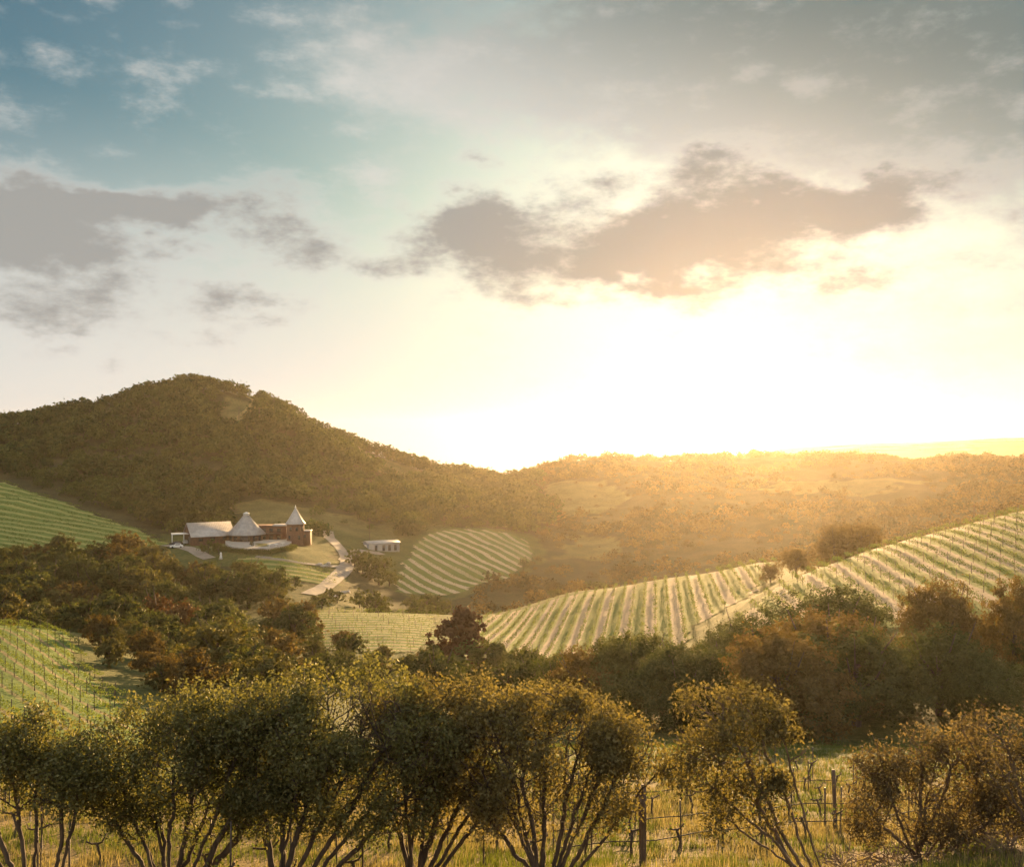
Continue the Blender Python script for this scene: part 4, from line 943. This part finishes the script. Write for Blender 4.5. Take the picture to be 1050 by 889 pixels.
big_tree('shrub_tree', 'small dark leafy tree cut by the left picture edge', 'tree', 42, 21.5,
         [(5, 775, .75, 0), (40, 768, .7, .3), (75, 780, .6, 0), (-30, 780, .8, 0), (20, 810, .6, .4), (62, 806, .55, -.3), (100, 790, .45, .2), (-60, 800, .7, .3)], 'leaf_near', 201, 7, per=13)
big_tree('shrub_tree', 'wide dark tree with several thin stems, second from the left edge', 'tree', 178, 22.5,
         [(115, 781, .75, 0), (150, 755, .8, .3), (200, 741, .85, 0), (250, 737, .8, -.2), (125, 813, .6, .4), (180, 785, .8, -.5), (235, 778, .85, .5), (290, 758, .7, 0), (165, 828, .45, .3), (270, 803, .6, -.3), (140, 853, .3, 0), (205, 845, .5, .3), (120, 830, .5, 0), (255, 838, .5, .2), (310, 775, .6, .3), (200, 815, .55, .2), (250, 812, .5, -.2), (150, 812, .5, 0), (90, 815, .5, .2)], 'leaf_near', 202, 11, per=13)
big_tree('shrub_tree', 'tallest dark dense tree with stems curving to the right, left of centre', 'tree', 290, 22.0,
         [(290, 731, .75, 0), (340, 721, .85, .3), (390, 728, .85, 0), (320, 768, .85, -.5), (370, 765, .85, .3), (420, 758, .75, 0), (430, 798, .55, .4), (345, 808, .6, -.4), (300, 803, .55, .4), (395, 808, .6, 0), (320, 835, .5, .3), (370, 838, .5, 0), (425, 830, .45, .3), (270, 840, .45, 0), (450, 765, .5, .2), (262, 742, .65, .5), (300, 815, .5, 0), (345, 815, .55, .2), (245, 748, .6, 1.2), (250, 792, .55, 1.2), (450, 775, .6, 1.2), (380, 732, .6, 1.2)], 'leaf_near', 203, 10, per=14)
big_tree('shrub_tree', 'golden hazy leafed tree between the dense tree and the fan shaped tree', 'tree', 430, 23.0,
         [(440, 731, .75, 0), (490, 729, .75, .3), (415, 758, .6, -.4), (465, 765, .8, -.3), (520, 761, .6, .4), (440, 803, .6, .3), (495, 805, .6, 0), (395, 823, .45, .2), (450, 840, .5, 0), (500, 830, .5, .2), (405, 835, .45, 0), (425, 735, .65, .4), (385, 742, .6, 1.2), (378, 795, .55, 1.2), (530, 780, .6, 1.2), (540, 735, .55, 1.3), (500, 815, .5, 0), (450, 818, .5, .3), (388, 765, .55, .3), (400, 738, .5, .2)], 'leaf_near_gold', 204, 10, per=12)
big_tree('shrub_tree', 'fan shaped tree with many stems rising from one foot near picture centre', 'tree', 562, 22.0,
         [(520, 741, .65, 0), (560, 735, .7, .3), (600, 748, .7, 0), (640, 768, .65, .2), (660, 791, .4, 0), (540, 778, .7, -.5), (585, 783, .75, .4), (625, 803, .6, -.3), (505, 803, .5, .3), (560, 818, .5, 0), (650, 818, .35, .2), (540, 840, .45, .1), (590, 830, .5, -.2), (615, 760, .6, .4), (500, 835, .45, .2), (625, 832, .4, 0), (505, 742, .65, .3), (482, 735, .6, 1.2), (472, 800, .5, 1.2), (690, 790, .3, .3), (560, 822, .5, .2), (600, 815, .5, 0), (525, 815, .5, -.2), (480, 775, .55, .3)], 'leaf_near_gold', 205, 12, per=12)
big_tree('leaning_shrub', 'sparse leggy shrub with stems leaning to the left, right of the end post', 'shrub', 845, 21.0,
         [(725, 728, .45, 0), (755, 722, .4, .3), (785, 738, .4, 0), (720, 765, .5, .2), (760, 765, .5, -.3), (725, 800, .45, .2), (770, 800, .45, 0), (800, 750, .28, .1), (740, 835, .4, .2), (785, 845, .4, -.2), (820, 775, .2, 0)], 'leaf_near_gold', 206, 6, per=12, bark='bark_pale', tipdepth=4)
big_tree('round_shrub', 'brownish twiggy round shrub in the right foreground', 'shrub', 945, 23.0,
         [(905, 785, .5, 0), (945, 775, .55, .3), (985, 770, .55, 0), (1020, 775, .5, .2), (900, 825, .55, -.3), (945, 825, .7, 0), (990, 825, .7, .2), (1030, 830, .6, -.2), (900, 765, .22, 0), (925, 850, .5, .2), (975, 860, .5, -.3), (1010, 860, .5, .2), (890, 850, .4, 0), (960, 800, .6, .3)], 'leaf_near_dry', 207, 10, per=15, bark='bark_pale', tipdepth=4, leaf=.075)
big_tree('edge_shrub', 'pale leafed upright shrub cut by the right picture edge', 'shrub', 1075, 21.5,
         [(1010, 750, .4, 0), (1040, 760, .5, .3), (1075, 755, .55, 0), (1030, 795, .4, -.3), (1070, 800, .6, 0), (1110, 780, .6, .2), (985, 742, .25, 0)], 'leaf_near_dry', 208, 6, per=13, bark='bark_pale', tipdepth=4)
# dead brush on the bank at lower right
def brush(px, d, label, seed, rad=.8, cnt=70):
    g = np.random.default_rng(seed); x, y = W(px, d); b = MB()
    for _ in range(cnt):
        a = g.uniform(0, 6.28); r0 = g.uniform(0, rad); p = np.array([r0 * math.cos(a), r0 * math.sin(a), g.uniform(0, .2)]); a2 = g.uniform(0, 6.28); L = g.uniform(.3, .8); q_ = [p]
        dv = np.array([math.cos(a2), math.sin(a2), g.uniform(0, .9)])
        for k_ in range(4): dv = dv + g.normal(0, .25, 3); q_.append(q_[-1] + unit(dv) * L / 4)
        b.tube(q_, np.linspace(.013, .004, 5), 4)
    prop(b.obj('dead_brush', M['twig_dry'], loc=(x, y, float(zg(x, y)) - .05)), label, 'brush')
for i, (px, d, lab) in enumerate([(865, 24, 'heap of dead twigs at the foot of the leaning shrub'), (905, 23, 'heap of dead twigs in front of the round shrub, left part'), (950, 22.5, 'heap of dead twigs in front of the round shrub, middle'),
                                  (995, 22.5, 'tangle of dead twigs below the round shrub at right'), (1035, 22, 'tangle of dead twigs in the lower right corner'), (1020, 24.5, 'tangle of dead twigs behind the corner heap under the edge shrub')]):
    brush(px, d, lab, 300 + i)
print('near', nv, ns_)

build_haze()
